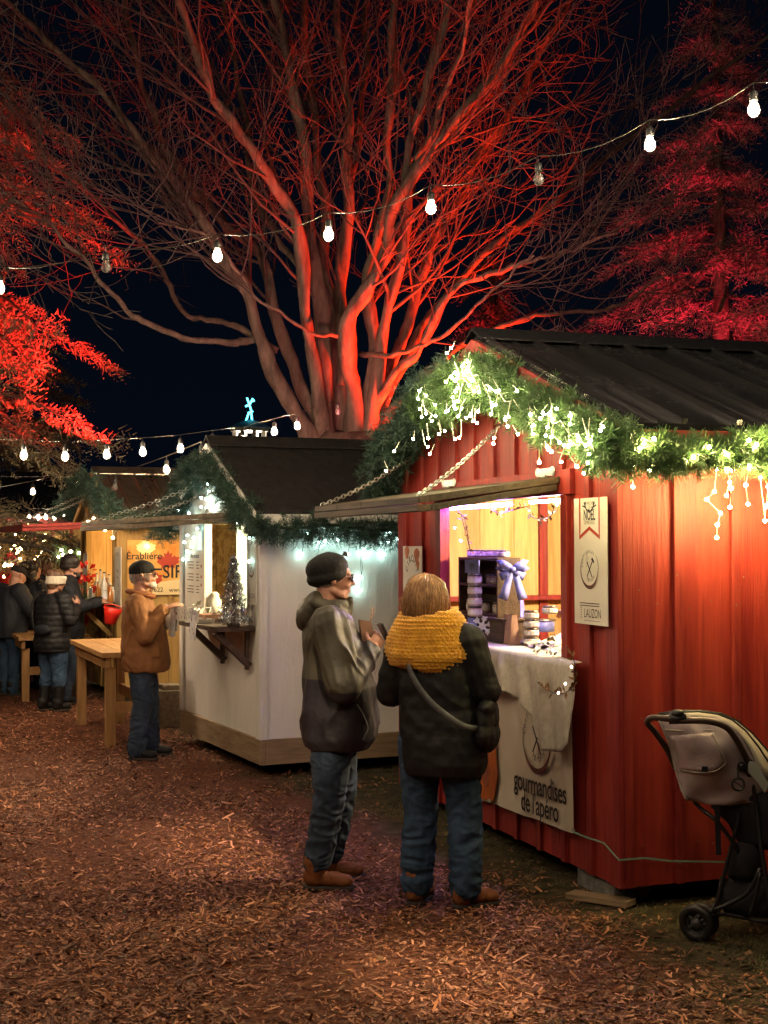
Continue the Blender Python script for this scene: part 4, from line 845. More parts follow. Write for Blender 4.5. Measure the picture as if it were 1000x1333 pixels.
# ------------------------------------------------------------------ leaf banner on the ochre hut, bottles on its counter
lp = lambda px, py, e=0: OCH.ony(px, py, -.035-e)
p0, p1 = lp(166, 775), lp(252, 703)
T = Thing('banner', 'orange printed maple leaf banner on the ochre hut side wall', 'banner', OCH, (p0.x, -.035, p0.z)); mb = MB(); mb.box((p0.x, -.035, p0.z), (p1.x, -.028, p1.z)); T.part('banner_sheet', mb, pm('banner_orange', (.62, .22, .035), (.80, .50, .14), (3, 3, 3), .4))
LEAF = [(0, 1), (.14, .70), (.34, .80), (.28, .42), (.52, .62), (.58, .48), (.92, .46), (.78, .22), (.90, .10), (.48, -.22), (.55, -.38), (.06, -.32), (.04, -.75)]; LEAF = LEAF + [(-x, y) for x, y in LEAF[::-1]]
AX = (1, 0, 0)
for (px, py, s, mt_, e, nm) in ((219, 733, .15, 'inkred', .004, 'red_leaf'), (190, 716, .13, 'paper', .003, 'pale_leaf'), (196, 757, .16, 'inkred', .002, 'red_leaf')):
    mb = MB(); mb.prism(LEAF, lp(px, py, e), Vector(AX)*s, Vector(Zv)*s, (0, .001, 0)); T.part(nm, mb, M[mt_] if mt_ != 'paper' else pm('yellow_leaf_print', (.85, .65, .3), rough=.4))
mb = MB(); q = [lp(*v, .0015) for v in ((176, 774), (205, 758), (252, 752), (252, 774))]; mb.add(q, [(0, 1, 2, 3)]); T.part('pale_swoosh', mb, pm('pale_print', (.80, .62, .32), rough=.4))
mb = MB(); write(mb, 'Érablière', .115, lp(188, 728, .008), AX, Zv, .001, 1); write(mb, 'SIR', .21, lp(226, 752, .008), AX, Zv, .002, .95); write(mb, '-1622', .075, lp(203, 770.5, .008), AX, Zv); write(mb, 'www.b', .075, lp(232, 770.5, .008), AX, Zv); T.part('lettering', mb, M['ink'])
T = Thing('hut_sign', 'narrow white sign at the near front corner of the ochre hut', 'sign', OCH, (-.05, .05, 1.1), group='signs on the huts'); q0, q1 = OCH.onx(158, 795, -.05), OCH.onx(150, 712, -.05)
mb = MB(); mb.box((-.055, min(q0.y, q1.y), q0.z), (-.048, max(q0.y, q1.y), q1.z)); T.part('panel', mb, M['paper']); mb = MB(); write(mb, 'NOËL', .06, (-.057, (q0.y+q1.y)/2, q1.z-.1), A_, Zv, 0, .7)
for k in range(4): mb.beam((-.057, (q0.y+q1.y)/2+.05*math.cos(k), q1.z-.25-.08*k), (-.057, (q0.y+q1.y)/2-.04, q1.z-.28-.08*k), .001, .012)
T.part('lettering', mb, M['inkbrown'])
T = Thing('hut_sign', 'tall pale notice beside the ochre hut window, behind the bow', 'sign', OCH, (-.03, 1.85, 1.2), group='signs on the huts'); q0, q1 = OCH.onx(115, 770, -.03), OCH.onx(109, 720, -.03)
mb = MB(); mb.box((-.04, min(q0.y, q1.y), q0.z), (-.034, max(q0.y, q1.y), q1.z)); T.part('panel', mb, M['paper'])
rg = np.random.default_rng(9); OZ = 1.117; n = 0
for px, kind, h in ((117, 'clearb', .16), (121, 'paper', .14), (126, 'clearb', .30), (128, 'amber', .22), (131, 'clearb', .36), (133, 'amber', .24), (136, 'clearb', .34), (139, 'amber', .26), (142, 'clearb', .30), (144, 'amber', .2), (147, 'clearb', .18), (130, 'whiteitem', .15), (137, 'whiteitem', .13)):
    x = -.16+.1*(n % 3); y = OCH.onx(px, 790, x).y; p = Vector((x, y, OZ)); n += 1
    T = Thing('bottle', {'clearb': 'clear', 'amber': 'amber', 'paper': 'papered', 'whiteitem': 'white'}[kind]+' bottle on the ochre hut counter, %s in the row from the left' % ['first', 'second', 'third', 'fourth', 'fifth', 'sixth', 'seventh', 'eighth', 'ninth', 'tenth', 'eleventh', 'twelfth', 'thirteenth'][n-1], 'bottle', OCH, p, group='bottles on the ochre hut counter')
    mb = MB(True); mb.tube([p+Vector((0, 0, z*h)) for z in (0, .02, .6, .72, .76, .95)], [.03, .034, .034, .016, .013, .013], 12); T.part('glass', mb, M[kind]); mb = MB(); mb.tube([p+Vector((0, 0, h*.95)), p+Vector((0, 0, h))], .016, 10); T.part('stopper', mb, M['jarlid'])
p = Vector((-.15, OCH.onx(111, 780, -.15).y, OZ)); T = Thing('poinsettia_bow', 'shiny red bow bunch on the ochre hut counter', 'bow', OCH, p); mb = MB()
for k in range(70):
    d = Vector(rg.normal(size=3)).normalized(); e = d.cross(Vector(rg.normal(size=3))).normalized(); c = p+Vector((0, 0, .2))+d*.08+Vector((0, 0, .12 if k % 2 else -.05)); mb.add([c, c+d*.04+e*.03, c+d*.08, c+d*.04-e*.03], [(0, 1, 2, 3)])
T.part('bow_loops', mb, pm('red_foil', (.5, .02, .02), rough=.2, spec=1)); mb = MB(); mb.tube([p, p+Vector((0, 0, .2))], .02, 8); T.part('stem', mb, M['gstem'])
for i, (px, py, w) in enumerate(((103, 785, .09), (118, 788, .10))):
    q = OCH.onx(px, py, -.30); T = Thing('price_card', ['left', 'right'][i]+' white card standing on the ochre hut counter edge', 'card', OCH, (q.x, q.y, OZ)); mb = MB(); mb.box((q.x, q.y-w, OZ), (q.x+.004, q.y+w, OZ+.16)); T.part('card', mb, M['paper'])
# red buckets hanging from the ochre counter
for i, px in enumerate((143, 107)):
    q = at(px, 797 if i == 0 else 800, 14.6 if i == 0 else 16.6); T = Thing('red_bucket', ['bright red plastic scoop bucket behind the brown jacket', 'darker red bucket under the ochre hut counter behind the puffer jacket'][i], 'bucket', WORLD, (q.x, q.y, q.z-.12)); p = Vector((q.x, q.y, q.z-.12))
    mb = MB(True); rr = [.05, .055, .08, .098, .092, .07, .05]; zz = [0, .005, .10, .17, .17, .1, .01]; Mx = Matrix.Rotation(R(12), 3, 'Y'); mb.tube([p+Mx @ Vector((0, 0, z)) for z in zz], rr, 20); T.part('bucket_shell', mb, M['redpl'])
    mb = MB(True); mb.tube([p+Mx @ Vector((.096*math.cos(t), 0, .17+.03*math.sin(t))) for t in [PI*k/10 for k in range(11)]], .006, 6); T.part('bail', mb, M['redpl'])

# ------------------------------------------------------------------ tables, stump
def table(label, p, yaw, ln, wd, h, leg=.085, grp='timber standing tables'):
    F = Frame(p.x, p.y, yaw); T = Thing('standing_table', label, 'table', F, (0, 0, 0), group=grp)
    mb = MB(); n = 3
    for i in range(n): mb.box((wd*i/n, 0, h-.045), (wd*(i+1)/n-.005, ln, h))
    T.part('table_top', mb, M['table'], bevel=.004)
    mb = MB(); mb.box((.04, .05, h-.14), (.08, ln-.05, h-.046)); mb.box((wd-.08, .05, h-.14), (wd-.04, ln-.05, h-.046)); T.part('apron', mb, M['postwood'])
    for x in (.05, wd-.05-leg):
        for y in (.09, ln-.09-leg):
            mb = MB(); mb.box((x+.0, y, 0), (x+leg, y+leg, h-.141)); T.part('leg', mb, M['postwood'], bevel=.006)
    mb = MB(); mb.box((wd-.05-leg*.7, .10+leg, .30), (wd-.05-leg*.3, ln-.1-leg, .40)); mb.box((.05+leg, .11, .30), (wd-.05-leg, .15, .39)); T.part('stretcher', mb, M['postwood'])
g = gnd(133, 850, .83); table('long timber table whose end shows left of the brown jacket', g, .36, 1.9, .56, .83)
g = gnd(24, 829, .74); table('timber table behind the woman in the black puffer', g, .36, 1.3, .8, .74)
g = gnd(221, 948); F = Frame(g.x, g.y, .35)
T = Thing('timber_block', 'grey squared timber block standing between the ochre hut and white hut', 'wood block', F, (0, 0, 0)); mb = MB(); mb.box((-.1, 0, 0), (.14, .3, .36)); mb.box((-.06, .03, .361), (.12, .25, .41)); T.part('block_body', mb, M['oldwood'], bevel=.01)
T = Thing('broken_board', 'weathered board lying on the ground under the red hut corner', 'board', WORLD, gnd(745, 1165)); mb = MB(); a, c = gnd(742, 1164, .02), gnd(822, 1176, .025); mb.beam(a, c, .10, .03); T.part('plank', mb, M['skid'], bevel=.004)

# ------------------------------------------------------------------ festoon lights
def festoon_bulb(T, p, lit, s=1.0, far=False, tilt=0):
    p = Vector(p)
    mb = MB(True); mb.tube([p+Vector((0, 0, z*s)) for z in (0, -.01, -.045, -.05)], [.009*s, .019*s, .021*s, .017*s], 10); sk = T.part('socket', mb, M['cordk'])
    mb = MB(True); mb.tube([p+Vector((0, 0, z*s)) for z in (-.05, -.062, -.08, -.098, -.112, -.121, -.1235)], [r*s for r in (.013, .018, .026, .028, .021, .011, .001)], 12, caps=False)
    T.part('bulb', mb, M['shell'] if lit else M['bulbglass'])
    if lit: mb = MB(True); mb.ell(p+Vector((0, 0, -.088*s)), (.0145*s, .0145*s, .021*s)); T.part('filament', mb, M['bulbfar'] if far else M['bulb'])
def festoon(label, pts, bulbs, far=False, s=1.0, r=.003):
    T = Thing('festoon_string', label, 'string lights', WORLD, pts[0], group='festoon strings overhead'); mb = MB(True); mb.tube(pts, r, 5); T.part('cable', mb, M['cord_t'])
    for b in bulbs:
        p, lit = Vector(b[0]), b[1]; mb = MB(); mb.tube([p+Vector((0, 0, .035*s)), p], r*.8, 4); T.part('dropper', mb, M['cordk']); festoon_bulb(T, p, lit, s, far)
ub = [(-75, 378, 8.6, 1), (0, 355, 8.4, 1), (138, 327, 8.2, 0), (283, 312, 8.0, 1), (428, 284, 7.8, 1), (561, 248, 7.6, 1), (701, 210, 7.4, 0), (846, 163, 7.0, 1), (981, 115, 6.5, 1), (1110, 62, 6.2, 1)]
sag = []
for i, (x, y, d, l) in enumerate(ub): sag.append(at(x, y-7, d))
pts = []
for a, b in zip(sag[:-1], sag[1:]):
    for k in range(5): t = k/5; pts.append(a.lerp(b, t) - Vector((0, 0, .05*4*t*(1-t))))
pts.append(sag[-1])
festoon('upper festoon string crossing in front of the big maple with large glowing bulbs', pts, [(p-Vector((0, 0, .035)), l) for p, (_, _, _, l) in zip(sag, ub)])
lb = [(-20, 571, 12.6, 1), (31, 573, 12.8, 1), (85, 575, 13, 1), (139, 573, 13.3, 1), (186, 570, 13.6, 1), (235, 566, 14, 1), (277, 560, 14.3, 0), (316, 556, 14.6, 1), (357, 545, 15, 1), (387, 538, 15.3, 1), (440, 520, 15.8, 0)]
sg = [at(x, y, d) for x, y, d, l in lb]; festoon('lower festoon string passing over the white hut ridge', sg, [(p-Vector((0, 0, .035)), l) for p, (_, _, _, l) in zip(sg, lb)], s=1.15)
for nm, L_ in (('short festoon string over the ochre hut roof, right end by the white gable', [(150, 618, 16, 0), (217, 594, 15, 1), (262, 575, 14.5, 0)]), ('short festoon string low over the far left stalls', [(-30, 640, 19, 1), (43, 626, 18, 1), (110, 612, 17, 0)]), ('farthest festoon string with small close bulbs at the left edge', [(-15, 655, 24, 1), (5, 656, 24, 1), (14, 658, 24, 1), (24, 660, 23.5, 1), (38, 662, 23, 1), (50, 662, 22.5, 1), (60, 662, 22.5, 1), (71, 662, 22, 1), (84, 659, 21.5, 1), (96, 655, 21, 0)])):
    sg = [at(x, y, d) for x, y, d, l in L_]; festoon(nm, sg, [(p-Vector((0, 0, .035)), l) for p, (_, _, _, l) in zip(sg, L_)], far=True, s=1.2, r=.006)
festoon('added unseen festoon string above the camera lighting the path', [(-4.6, 1.0, 3.9), (-2, 2.2, 3.75), (.2, 3.2, 3.7), (2.4, 4.3, 3.9)], [((x, y, z-.04), 1) for x, y, z in ((-3.8, 1.4, 3.84), (-2.4, 2.0, 3.77), (-1.0, 2.65, 3.72), (.3, 3.25, 3.7), (1.5, 3.85, 3.78))])  # extra string out of view, added to light the ground
festoon('added festoon string between the first huts, unseen above the frame', [(-4.4, 5.0, 4.1), (-2, 5.2, 4.02), (.4, 5.2, 4.02), (2.6, 5.0, 4.2)], [((x, 5.15, 3.99), 1) for x in (-3.4, -2.2, -1.1, 0.0, 1.1)])  # added unseen bulbs to brighten the people, white side wall and path
festoon('added unseen festoon string along the left side of the path', [(-4.2, 4, 4.0), (-4.6, 7, 3.8), (-5.2, 10, 3.9), (-5.8, 13, 4.0)], [((x, y, 3.82), 1) for x, y in ((-4.3, 4.5), (-4.4, 5.6), (-4.5, 6.7), (-4.7, 7.8), (-4.9, 8.9), (-5.1, 10), (-5.3, 11.1), (-5.5, 12.2))])  # added out of view to lighten the white hut and the path
# ------------------------------------------------------------------ ground
def ground_mat():
    m = bpy.data.materials.new('ground'); m.use_nodes = True; nt = m.node_tree; N = nt.nodes; Lk = nt.links; b = N['Principled BSDF']; b.inputs['Roughness'].default_value = .92; b.inputs['Specular IOR Level'].default_value = .15
    tc = N.new('ShaderNodeTexCoord'); sx = N.new('ShaderNodeSeparateXYZ'); Lk.new(tc.outputs['Object'], sx.inputs[0])
    def noise_(sc, det=6):
        n = N.new('ShaderNodeTexNoise'); n.inputs['Scale'].default_value = sc; n.inputs['Detail'].default_value = det; Lk.new(tc.outputs['Object'], n.inputs['Vector']); return n
    def math_(op, a, b_):
        n = N.new('ShaderNodeMath'); n.operation = op
        for i, v in enumerate((a, b_)):
            if hasattr(v, 'node'): Lk.new(v, n.inputs[i])
            else: n.inputs[i].default_value = v
        return n.outputs[0]
    y = math_('MULTIPLY', sx.outputs['Y'], .405); s = math_('ADD', sx.outputs['X'], y); n1 = noise_(1.6); s = math_('ADD', s, math_('MULTIPLY', n1.outputs['Fac'], 1.4)); s = math_('SUBTRACT', s, 3.42+.7)
    f = math_('MULTIPLY', s, 2.5); f = math_('ADD', f, .5); cl = N.new('ShaderNodeClamp'); Lk.new(f, cl.inputs[0])
    n2 = noise_(38, 8); r1 = N.new('ShaderNodeValToRGB'); Lk.new(n2.outputs['Fac'], r1.inputs[0]); r1.color_ramp.elements[0].color = (.05, .016, .009, 1); r1.color_ramp.elements[1].color = (.17, .066, .036, 1); r1.color_ramp.elements[0].position = .3; r1.color_ramp.elements[1].position = .7
    n3 = noise_(9, 8); r2 = N.new('ShaderNodeValToRGB'); Lk.new(n3.outputs['Fac'], r2.inputs[0]); r2.color_ramp.elements[0].color = (.030, .026, .012, 1); r2.color_ramp.elements[1].color = (.085, .062, .034, 1); r2.color_ramp.elements[0].position = .35; r2.color_ramp.elements[1].position = .68
    mx = N.new('ShaderNodeMix'); mx.data_type = 'RGBA'; Lk.new(cl.outputs[0], mx.inputs['Factor']); Lk.new(r1.outputs[0], mx.inputs['A']); Lk.new(r2.outputs[0], mx.inputs['B']); Lk.new(mx.outputs['Result'], b.inputs['Base Color'])
    bp = N.new('ShaderNodeBump'); bp.inputs['Strength'].default_value = .9; bp.inputs['Distance'].default_value = .02; Lk.new(n2.outputs['Fac'], bp.inputs['Height']); Lk.new(bp.outputs[0], b.inputs['Normal']); return m
me = mesh_of('ground', [(-400, -60, 0), (400, -60, 0), (400, 600, 0), (-400, 600, 0)], [(0, 1, 2, 3)], [ground_mat()])
go = bpy.data.objects.new('ground', me); COL.objects.link(go); go['kind'] = 'structure'
def free(name, V, mat, label, cat, k=4, kind='stuff'):
    n = len(V)//k; me = bpy.data.meshes.new(name); me.vertices.add(len(V)); me.vertices.foreach_set('co', V.astype(np.float32).ravel())
    me.loops.add(n*k); me.loops.foreach_set('vertex_index', np.arange(n*k, dtype=np.int32)); me.polygons.add(n); me.polygons.foreach_set('loop_start', np.arange(0, n*k, k, dtype=np.int32))
    me.materials.append(mat); me.update(); me.validate(); o = bpy.data.objects.new(name, me); COL.objects.link(o); o['label'] = label; o['category'] = cat; o['kind'] = kind; return o
rg = np.random.default_rng(21)
def chips():
    V = []
    N_ = 330000; y = 3.9 + 13*rg.uniform(0, 1, N_)**1.7; x = rg.uniform(-1, 1, N_)*(.32*y+.35)
    s = x + .405*y - 3.42 + .35*np.sin(x*3.1+y*2.3) + .25*np.sin(y*5.2-x*4)
    keep = rg.uniform(0, 1, N_) < np.clip(.55 - s*1.1, .03, 1)*(.72+.5*np.sin(x*1.7+y*.9)*np.sin(y*1.3-x*2.1)); x, y = x[keep], y[keep]; n = len(x)
    a = rg.uniform(0, 2*PI, n); L = rg.lognormal(math.log(.0185), .52, n).clip(.006, .08); W = L*rg.uniform(.18, .62, n); W = np.clip(W, .003, .012)
    tilt = rg.normal(0, .28, n); roll = rg.normal(0, .4, n); z = rg.uniform(.003, .017, n)
    d = np.stack([np.cos(a)*np.cos(tilt), np.sin(a)*np.cos(tilt), np.sin(tilt)], 1); h = np.stack([-np.sin(a)*np.cos(roll), np.cos(a)*np.cos(roll), np.sin(roll)], 1)
    c = np.stack([x, y, z + np.abs(d[:, 2])*L/2], 1); taper = rg.uniform(.3, 1, n)[:, None]
    dd, hh = d*(L/2)[:, None], h*(W/2)[:, None]
    return np.stack([c-dd-hh, c+dd-hh*taper, c+dd+hh*taper, c-dd+hh], 1).reshape(-1, 3)
CH = chips(); sel = rg.integers(0, 3, len(CH)//4)
E4 = CH.reshape(-1, 4, 3)
free('wood_chips', E4[sel == 0].reshape(-1, 3), M['chip'], 'reddish brown wood chips covering the market path', 'wood chips')
free('wood_chips', E4[sel == 1].reshape(-1, 3), pm('wood_chips_dark', (.07, .022, .013), (.16, .055, .030), (7, 7, 7), .75, island=.6), 'darker bark pieces mixed over the market path', 'bark pieces')
free('wood_chips', E4[sel == 2].reshape(-1, 3), pm('wood_chips_pale', (.22, .085, .045), (.40, .18, .10), (7, 7, 7), .65, island=.6), 'paler splintered wood chips scattered on the market path', 'pale wood chips')
def grass(n, y0, y1):
    y = rg.uniform(y0, y1, n); x = rg.uniform(-1, 1, n)*(.30*y+.4); s = x + .405*y - 3.42 + .4*np.sin(x*2.1+y*1.3); cl = np.sin(x*5+1)*np.sin(y*4+2)
    kp = (s > .05) & (rg.uniform(0, 1, n) < .35+.5*(cl > 0)); x, y = x[kp], y[kp]; n = len(x); a = rg.uniform(0, 2*PI, n); h = rg.uniform(.012, .04, n); w = .0022
    b = np.stack([x, y, np.zeros(n)], 1); sd = np.stack([np.cos(a), np.sin(a), np.zeros(n)], 1)*w; ln = np.stack([np.cos(a+1.3)*h*1.1, np.sin(a+1.3)*h*1.1, h*.6], 1); return np.stack([b-sd, b+sd, b+ln+sd*.2, b+ln-sd*.2], 1).reshape(-1, 3)
free('grass', grass(90000, 4.5, 13), M['grass'], 'short dry trampled grass beside the huts', 'grass')
def leaves(n):
    y = rg.uniform(4.6, 12, n); x = rg.uniform(-1, 1, n)*(.30*y+.3); s = x + .405*y - 3.42; kp = (s > -.3) | (rg.uniform(0, 1, n) < .35); x, y = x[kp], y[kp]; n = len(x); a = rg.uniform(0, 2*PI, n); r = rg.uniform(.012, .03, n)
    out = []
    for i in range(n):
        c = np.array([x[i], y[i], .012]); d = np.array([math.cos(a[i]), math.sin(a[i]), rg.normal(0, .2)])*r[i]; e = np.array([-math.sin(a[i]), math.cos(a[i]), rg.normal(0, .3)])*r[i]*.6; out += [c-d, c-e+[0, 0, .004], c+d, c+e+[0, 0, .004]]
    return np.array(out)
free('fallen_leaves', leaves(1500), M['leaf'], 'brown fallen leaves and scraps lying in the dark grass', 'leaves')

# ------------------------------------------------------------------ trees
class Wood:
    def __init__(s): s.big = MB(True); s.fine = MB(True)
def grow(mb, p, d, L, r, lev, rgn, up=.12, wob=.16, split=(5, 4, 3), sides=(5, 4, 3, 3), minr=.004, nseg=7, gather=None):
    pts = [p.copy()]; q = p.copy(); dd = d.normalized(); st = L/nseg
    for i in range(nseg):
        dd = (dd + Vector(rgn.normal(0, wob, 3)) + Vector((0, 0, up*.5))).normalized(); q = q + dd*st; pts.append(q.copy())
    rr = [max(minr, r*(1-.75*i/nseg)) for i in range(nseg+1)]
    mb.tube(pts, rr, sides[min(3, 3-lev)], caps=False)
    if lev > 0:
        for k in range(split[3-lev] if 3-lev < len(split) else 2):
            t = rgn.uniform(.2, 1); i = min(int(t*nseg), nseg-1); b = pts[i].lerp(pts[i+1], t*nseg-i); ax = (pts[i+1]-pts[i]).normalized()
            s = Vector(rgn.normal(size=3)); s = (s - ax*s.dot(ax)).normalized(); nd = (ax*rgn.uniform(.6, 1.1) + s*rgn.uniform(.6, 1)).normalized()
            grow(mb, b, nd, L*rgn.uniform(.42, .7), max(minr, rr[i]*.6), lev-1, rgn, up, wob, split, sides, minr, max(4, nseg-1))
rgt = np.random.default_rng(77)
TD = 19.0
stems = [
 ([(412, 590), (400, 568), (370, 512), (345, 450), (322, 388), (300, 350), (270, 300), (200, 200), (120, 110), (40, 30), (-30, -40)], .16, .035, -1.2, 'L'),
 ([(418, 585), (412, 550), (385, 490), (362, 420), (335, 335), (290, 288), (238, 228), (195, 150), (170, 20), (160, -60)], .12, .04, 1.5, 'L'),
 ([(425, 585), (420, 540), (402, 470), (395, 400), (378, 275), (338, 208), (290, 140), (262, 80), (235, 0), (220, -70)], .13, .045, -2.0, 'L'),
 ([(428, 590), (425, 520), (423, 430), (410, 350), (395, 230), (385, 140), (362, 40), (350, -60)], .15, .05, -.3, 'L'),
 ([(432, 590), (433, 500), (428, 400), (424, 300), (410, 180), (400, 80), (393, -60)], .13, .05, 2.0, 'C'),
 ([(442, 590), (441, 470), (441, 430), (450, 330), (452, 200), (446, 80), (438, -60)], .14, .045, 1.0, 'C'),
 ([(462, 590), (462, 520), (455, 470), (456, 420), (470, 385), (498, 330), (520, 262), (560, 200), (590, 160), (640, 100), (678, 40), (700, -40)], .15, .05, -1.5, 'R'),
 ([(478, 590), (482, 510), (486, 450), (482, 380), (500, 290), (506, 190), (512, 80), (520, -60)], .14, .045, 0.4, 'R'),
 ([(484, 590), (488, 520), (492, 460), (503, 400), (528, 280), (536, 200), (558, 110), (576, 0), (585, -60)], .12, .04, -.8, 'R'),
 ([(488, 590), (492, 540), (505, 480), (532, 420), (562, 330), (600, 250), (640, 180), (700, 80), (750, -20)], .11, .04, 1.6, 'R'),
 ([(490, 590), (500, 530), (525, 470), (572, 400), (640, 322), (720, 262), (800, 195), (900, 120), (1010, 40)], .09, .03, 2.6, 'R'),
 ([(485, 540), (510, 490), (548, 455), (590, 380), (660, 350), (720, 330), (800, 300)], .07, .02, -2.2, 'R'),
 ([(490, 560), (530, 510), (560, 478), (620, 440), (700, 410), (800, 400), (860, 360)], .07, .02, .8, 'R'),
 ([(335, 440), (300, 445), (240, 442), (185, 418), (150, 385), (118, 340), (60, 290), (10, 260)], .055, .018, -1.8, 'L'),
 ([(360, 455), (300, 420), (250, 410), (200, 340), (140, 270), (70, 220), (0, 160)], .05, .018, 1.8, 'L'),
 ([(452, 450), (440, 440), (400, 432), (340, 385), (300, 330), (250, 300), (200, 290)], .035, .012, -2.4, 'L'),
 ([(470, 460), (520, 462), (575, 440), (640, 380), (700, 330)], .04, .014, -2.4, 'R'),
 ([(445, 500), (448, 300), (470, 180), (476, 60), (480, -60)], .08, .04, 2.8, 'C'),
 ([(425, 400), (380, 330), (330, 250), (318, 150), (300, 40), (290, -50)], .05, .025, 2.4, 'L'),
 ([(500, 300), (545, 215), (580, 120), (610, 30), (630, -50)], .05, .025, -2.6, 'R'),
]
T = Thing('maple_tree', 'huge bare many-stemmed maple lit red from below behind the huts', 'tree', WORLD, (at(450, 700, TD).x, TD, 0))
mb = MB(True); tw = MB(True)
bx = at(450, 590, TD)
mb.tube([(bx.x+.1, TD+.3, -.1), (bx.x+.05, TD+.2, .8), (bx.x, TD+.1, 1.8), (bx.x-.02, TD+.05, 3.0), (bx.x-.02, TD, bx.z+.3)], [.75, .60, .55, .50, .30], 20)
for pl, ra, rb, dd, side_ in stems:
    n = len(pl); pts = [at(x, y, TD + (.0 if i < 1 else dd*(i/(n-1))**1.1) + (.3 if side_ == 'C' else 0)) for i, (x, y) in enumerate(pl)]
    if pl[0][1] > 580: pts = [Vector((pts[0].x*.5+bx.x*.5, pts[0].y, 1.6))] + pts
    pts = cmr(pts, 7); m = len(pts); wv = .035
    pts = [p + Vector((noise.noise(p*1.1+Vector((ra*99, 0, 0))), noise.noise(p*1.1+Vector((0, ra*99, 3))), 0))*wv*3*min(1, i/8) for i, p in enumerate(pts)]
    rr = [(ra + (rb-ra)*(i/(m-1))**.7)*(1+.10*noise.noise(Vector((i*.35, ra*50, dd)))) for i in range(m)]
    mb.tube(pts, rr, 10)
    nb = int(m*.28)
    for k in range(nb):
        t = rgt.uniform(.36, 1)**.85; i = min(int(t*(m-1)), m-2); ax = (pts[i+1]-pts[i]).normalized(); out = Vector((rgt.normal(0, 1)+(-.7 if side_ == 'L' else .7 if side_ == 'R' else 0), rgt.normal(0, .9), rgt.normal(0, .5)-.05))
        out = (out - ax*out.dot(ax)).normalized(); d = (ax*rgt.uniform(.6, 1.2) + out*rgt.uniform(.45, .9)).normalized()
        r = min(rr[i]*.42, .03)*rgt.uniform(.5, 1)
        grow(tw, pts[i], d, rgt.uniform(1.2, 3.2), max(.011, r), 2 if k % 3 else 3, rgt, up=.14, wob=.12, split=(3, 3, 3), minr=.0052, nseg=8)
for v in mb.v:
    if v.z < 9: q_ = Vector((v.x*5, v.y*5, v.z*1.3)); v += noise.noise_vector(q_)*.05 + noise.noise_vector(Vector((v.x*17, v.y*17, v.z*3)))*.018
T.part('trunk', mb, M['bark']); T.part('crown', tw, M['twig'])

def sprays(n, fn, ln, wd, rg_):
    """flat foliage sprays: fn() gives position, direction"""
    V = []
    for _ in range(n):
        p, d = fn(); d = np.array(d)/np.linalg.norm(d); s = np.cross(d, rg_.normal(size=3)); s /= np.linalg.norm(s); L = ln*rg_.uniform(.5, 1.3); p = np.array(p)
        for k in range(7):
            t = k/7; b = p + d*L*t + np.array([0, 0, -.25*L*t*t]); sg = 1 if k % 2 else -1; e = b + (d*.6+s*sg*.8)*L*.36*(1.1-t); w = np.cross(e-b, s+d*.1+rg_.normal(size=3)*.6); w = w/np.linalg.norm(w)*wd; V += [b-w, b+w, e+w*.3, e-w*.3]
    return np.array(V)
def conifer(label, base, H_, Rb, nb, mat, seed, ln, wd, per, droop=.35, z0=1.0, foliage='foliage', trunkr=.25, lean=1.0, curl=.3):
    T = Thing('conifer_tree', label, 'tree', WORLD, base); rg_ = np.random.default_rng(seed); mb = MB(True); B = Vector(base)
    mb.tube([B, B+Vector((.1, 0, H_*.5)), B+Vector((.05, .1, H_))], [trunkr, trunkr*.6, .03], 10); tr = MB(True); V = []
    for k in range(nb):
        h = z0 + (H_-z0)*(k+rg_.uniform())/nb; R_ = Rb*(1-(h-z0)/(H_-z0))**.8*rg_.uniform(.7, 1.1)+.2; a = rg_.uniform(0, 2*PI); d = Vector((math.cos(a), math.sin(a), 0))
        pts = [B+Vector((0, 0, h)) + d*R_*t + Vector((0, 0, -droop*R_*t*t + curl*R_*max(0, t-.6)**1.5)) for t in [i/6 for i in range(7)]]
        mb.tube(pts, [max(.006, .05*(1-t/7)*(R_/Rb)) for t in range(7)], 4, caps=False)
        def fn():
            t = rg_.uniform(.12, 1); i = min(int(t*6), 5); p = pts[i].lerp(pts[i+1], t*6-i); sd = Vector((-d.y, d.x, 0)); w = rg_.normal(0, .17)*R_*(.25+.8*math.sin(PI*min(1, t*.9)))*.6
            p = p + sd*w + Vector((0, 0, -abs(rg_.normal(0, .05))*R_*.5)); return list(p), [d.x*.8+sd.x*np.sign(w)*.5+rg_.normal(0, .25), d.y*.8+sd.y*np.sign(w)*.5+rg_.normal(0, .25), -.25+rg_.normal(0, .2)]
        V.append(sprays(int(per*R_), fn, ln, wd, rg_))
    T.part('trunk', mb, M['bark']); soup(T, foliage, np.concatenate(V), mat)
g = at(-30, 709, 20); conifer('drooping cedar glowing red from below at the left edge', (g.x, 20, 0), 10.5, 3.3, 46, M['cedar'], 5, .30, .011, 62, z0=1.6, droop=.42)
g = at(25, 709, 30); conifer('dim dark cedar behind the glowing one, above the farthest stalls', (g.x, 30, 0), 7.0, 3.0, 40, M['cedar'], 6, .42, .017, 26, z0=2.3)
g = at(935, 709, 25); conifer('feathery leafless larch glowing crimson behind the red hut roof', (g.x, 25, 0), 11.5, 3.2, 90, M['larch'], 9, .50, .008, 40, z0=3.0, droop=.30, curl=.1)
g = at(640, 709, 30); conifer('low dark conifer glowing dull red behind the roof ridge of the red hut', (g.x, 30, 0), 8.0, 2.6, 42, M['cedar'], 12, .42, .014, 24, z0=3.0)
g = at(1090, 709, 22); conifer('second larch partly in frame at the right edge above the roof', (g.x, 22, 0), 9.0, 2.6, 60, M['larch'], 15, .45, .006, 32, z0=3.0, droop=.3, curl=.1)
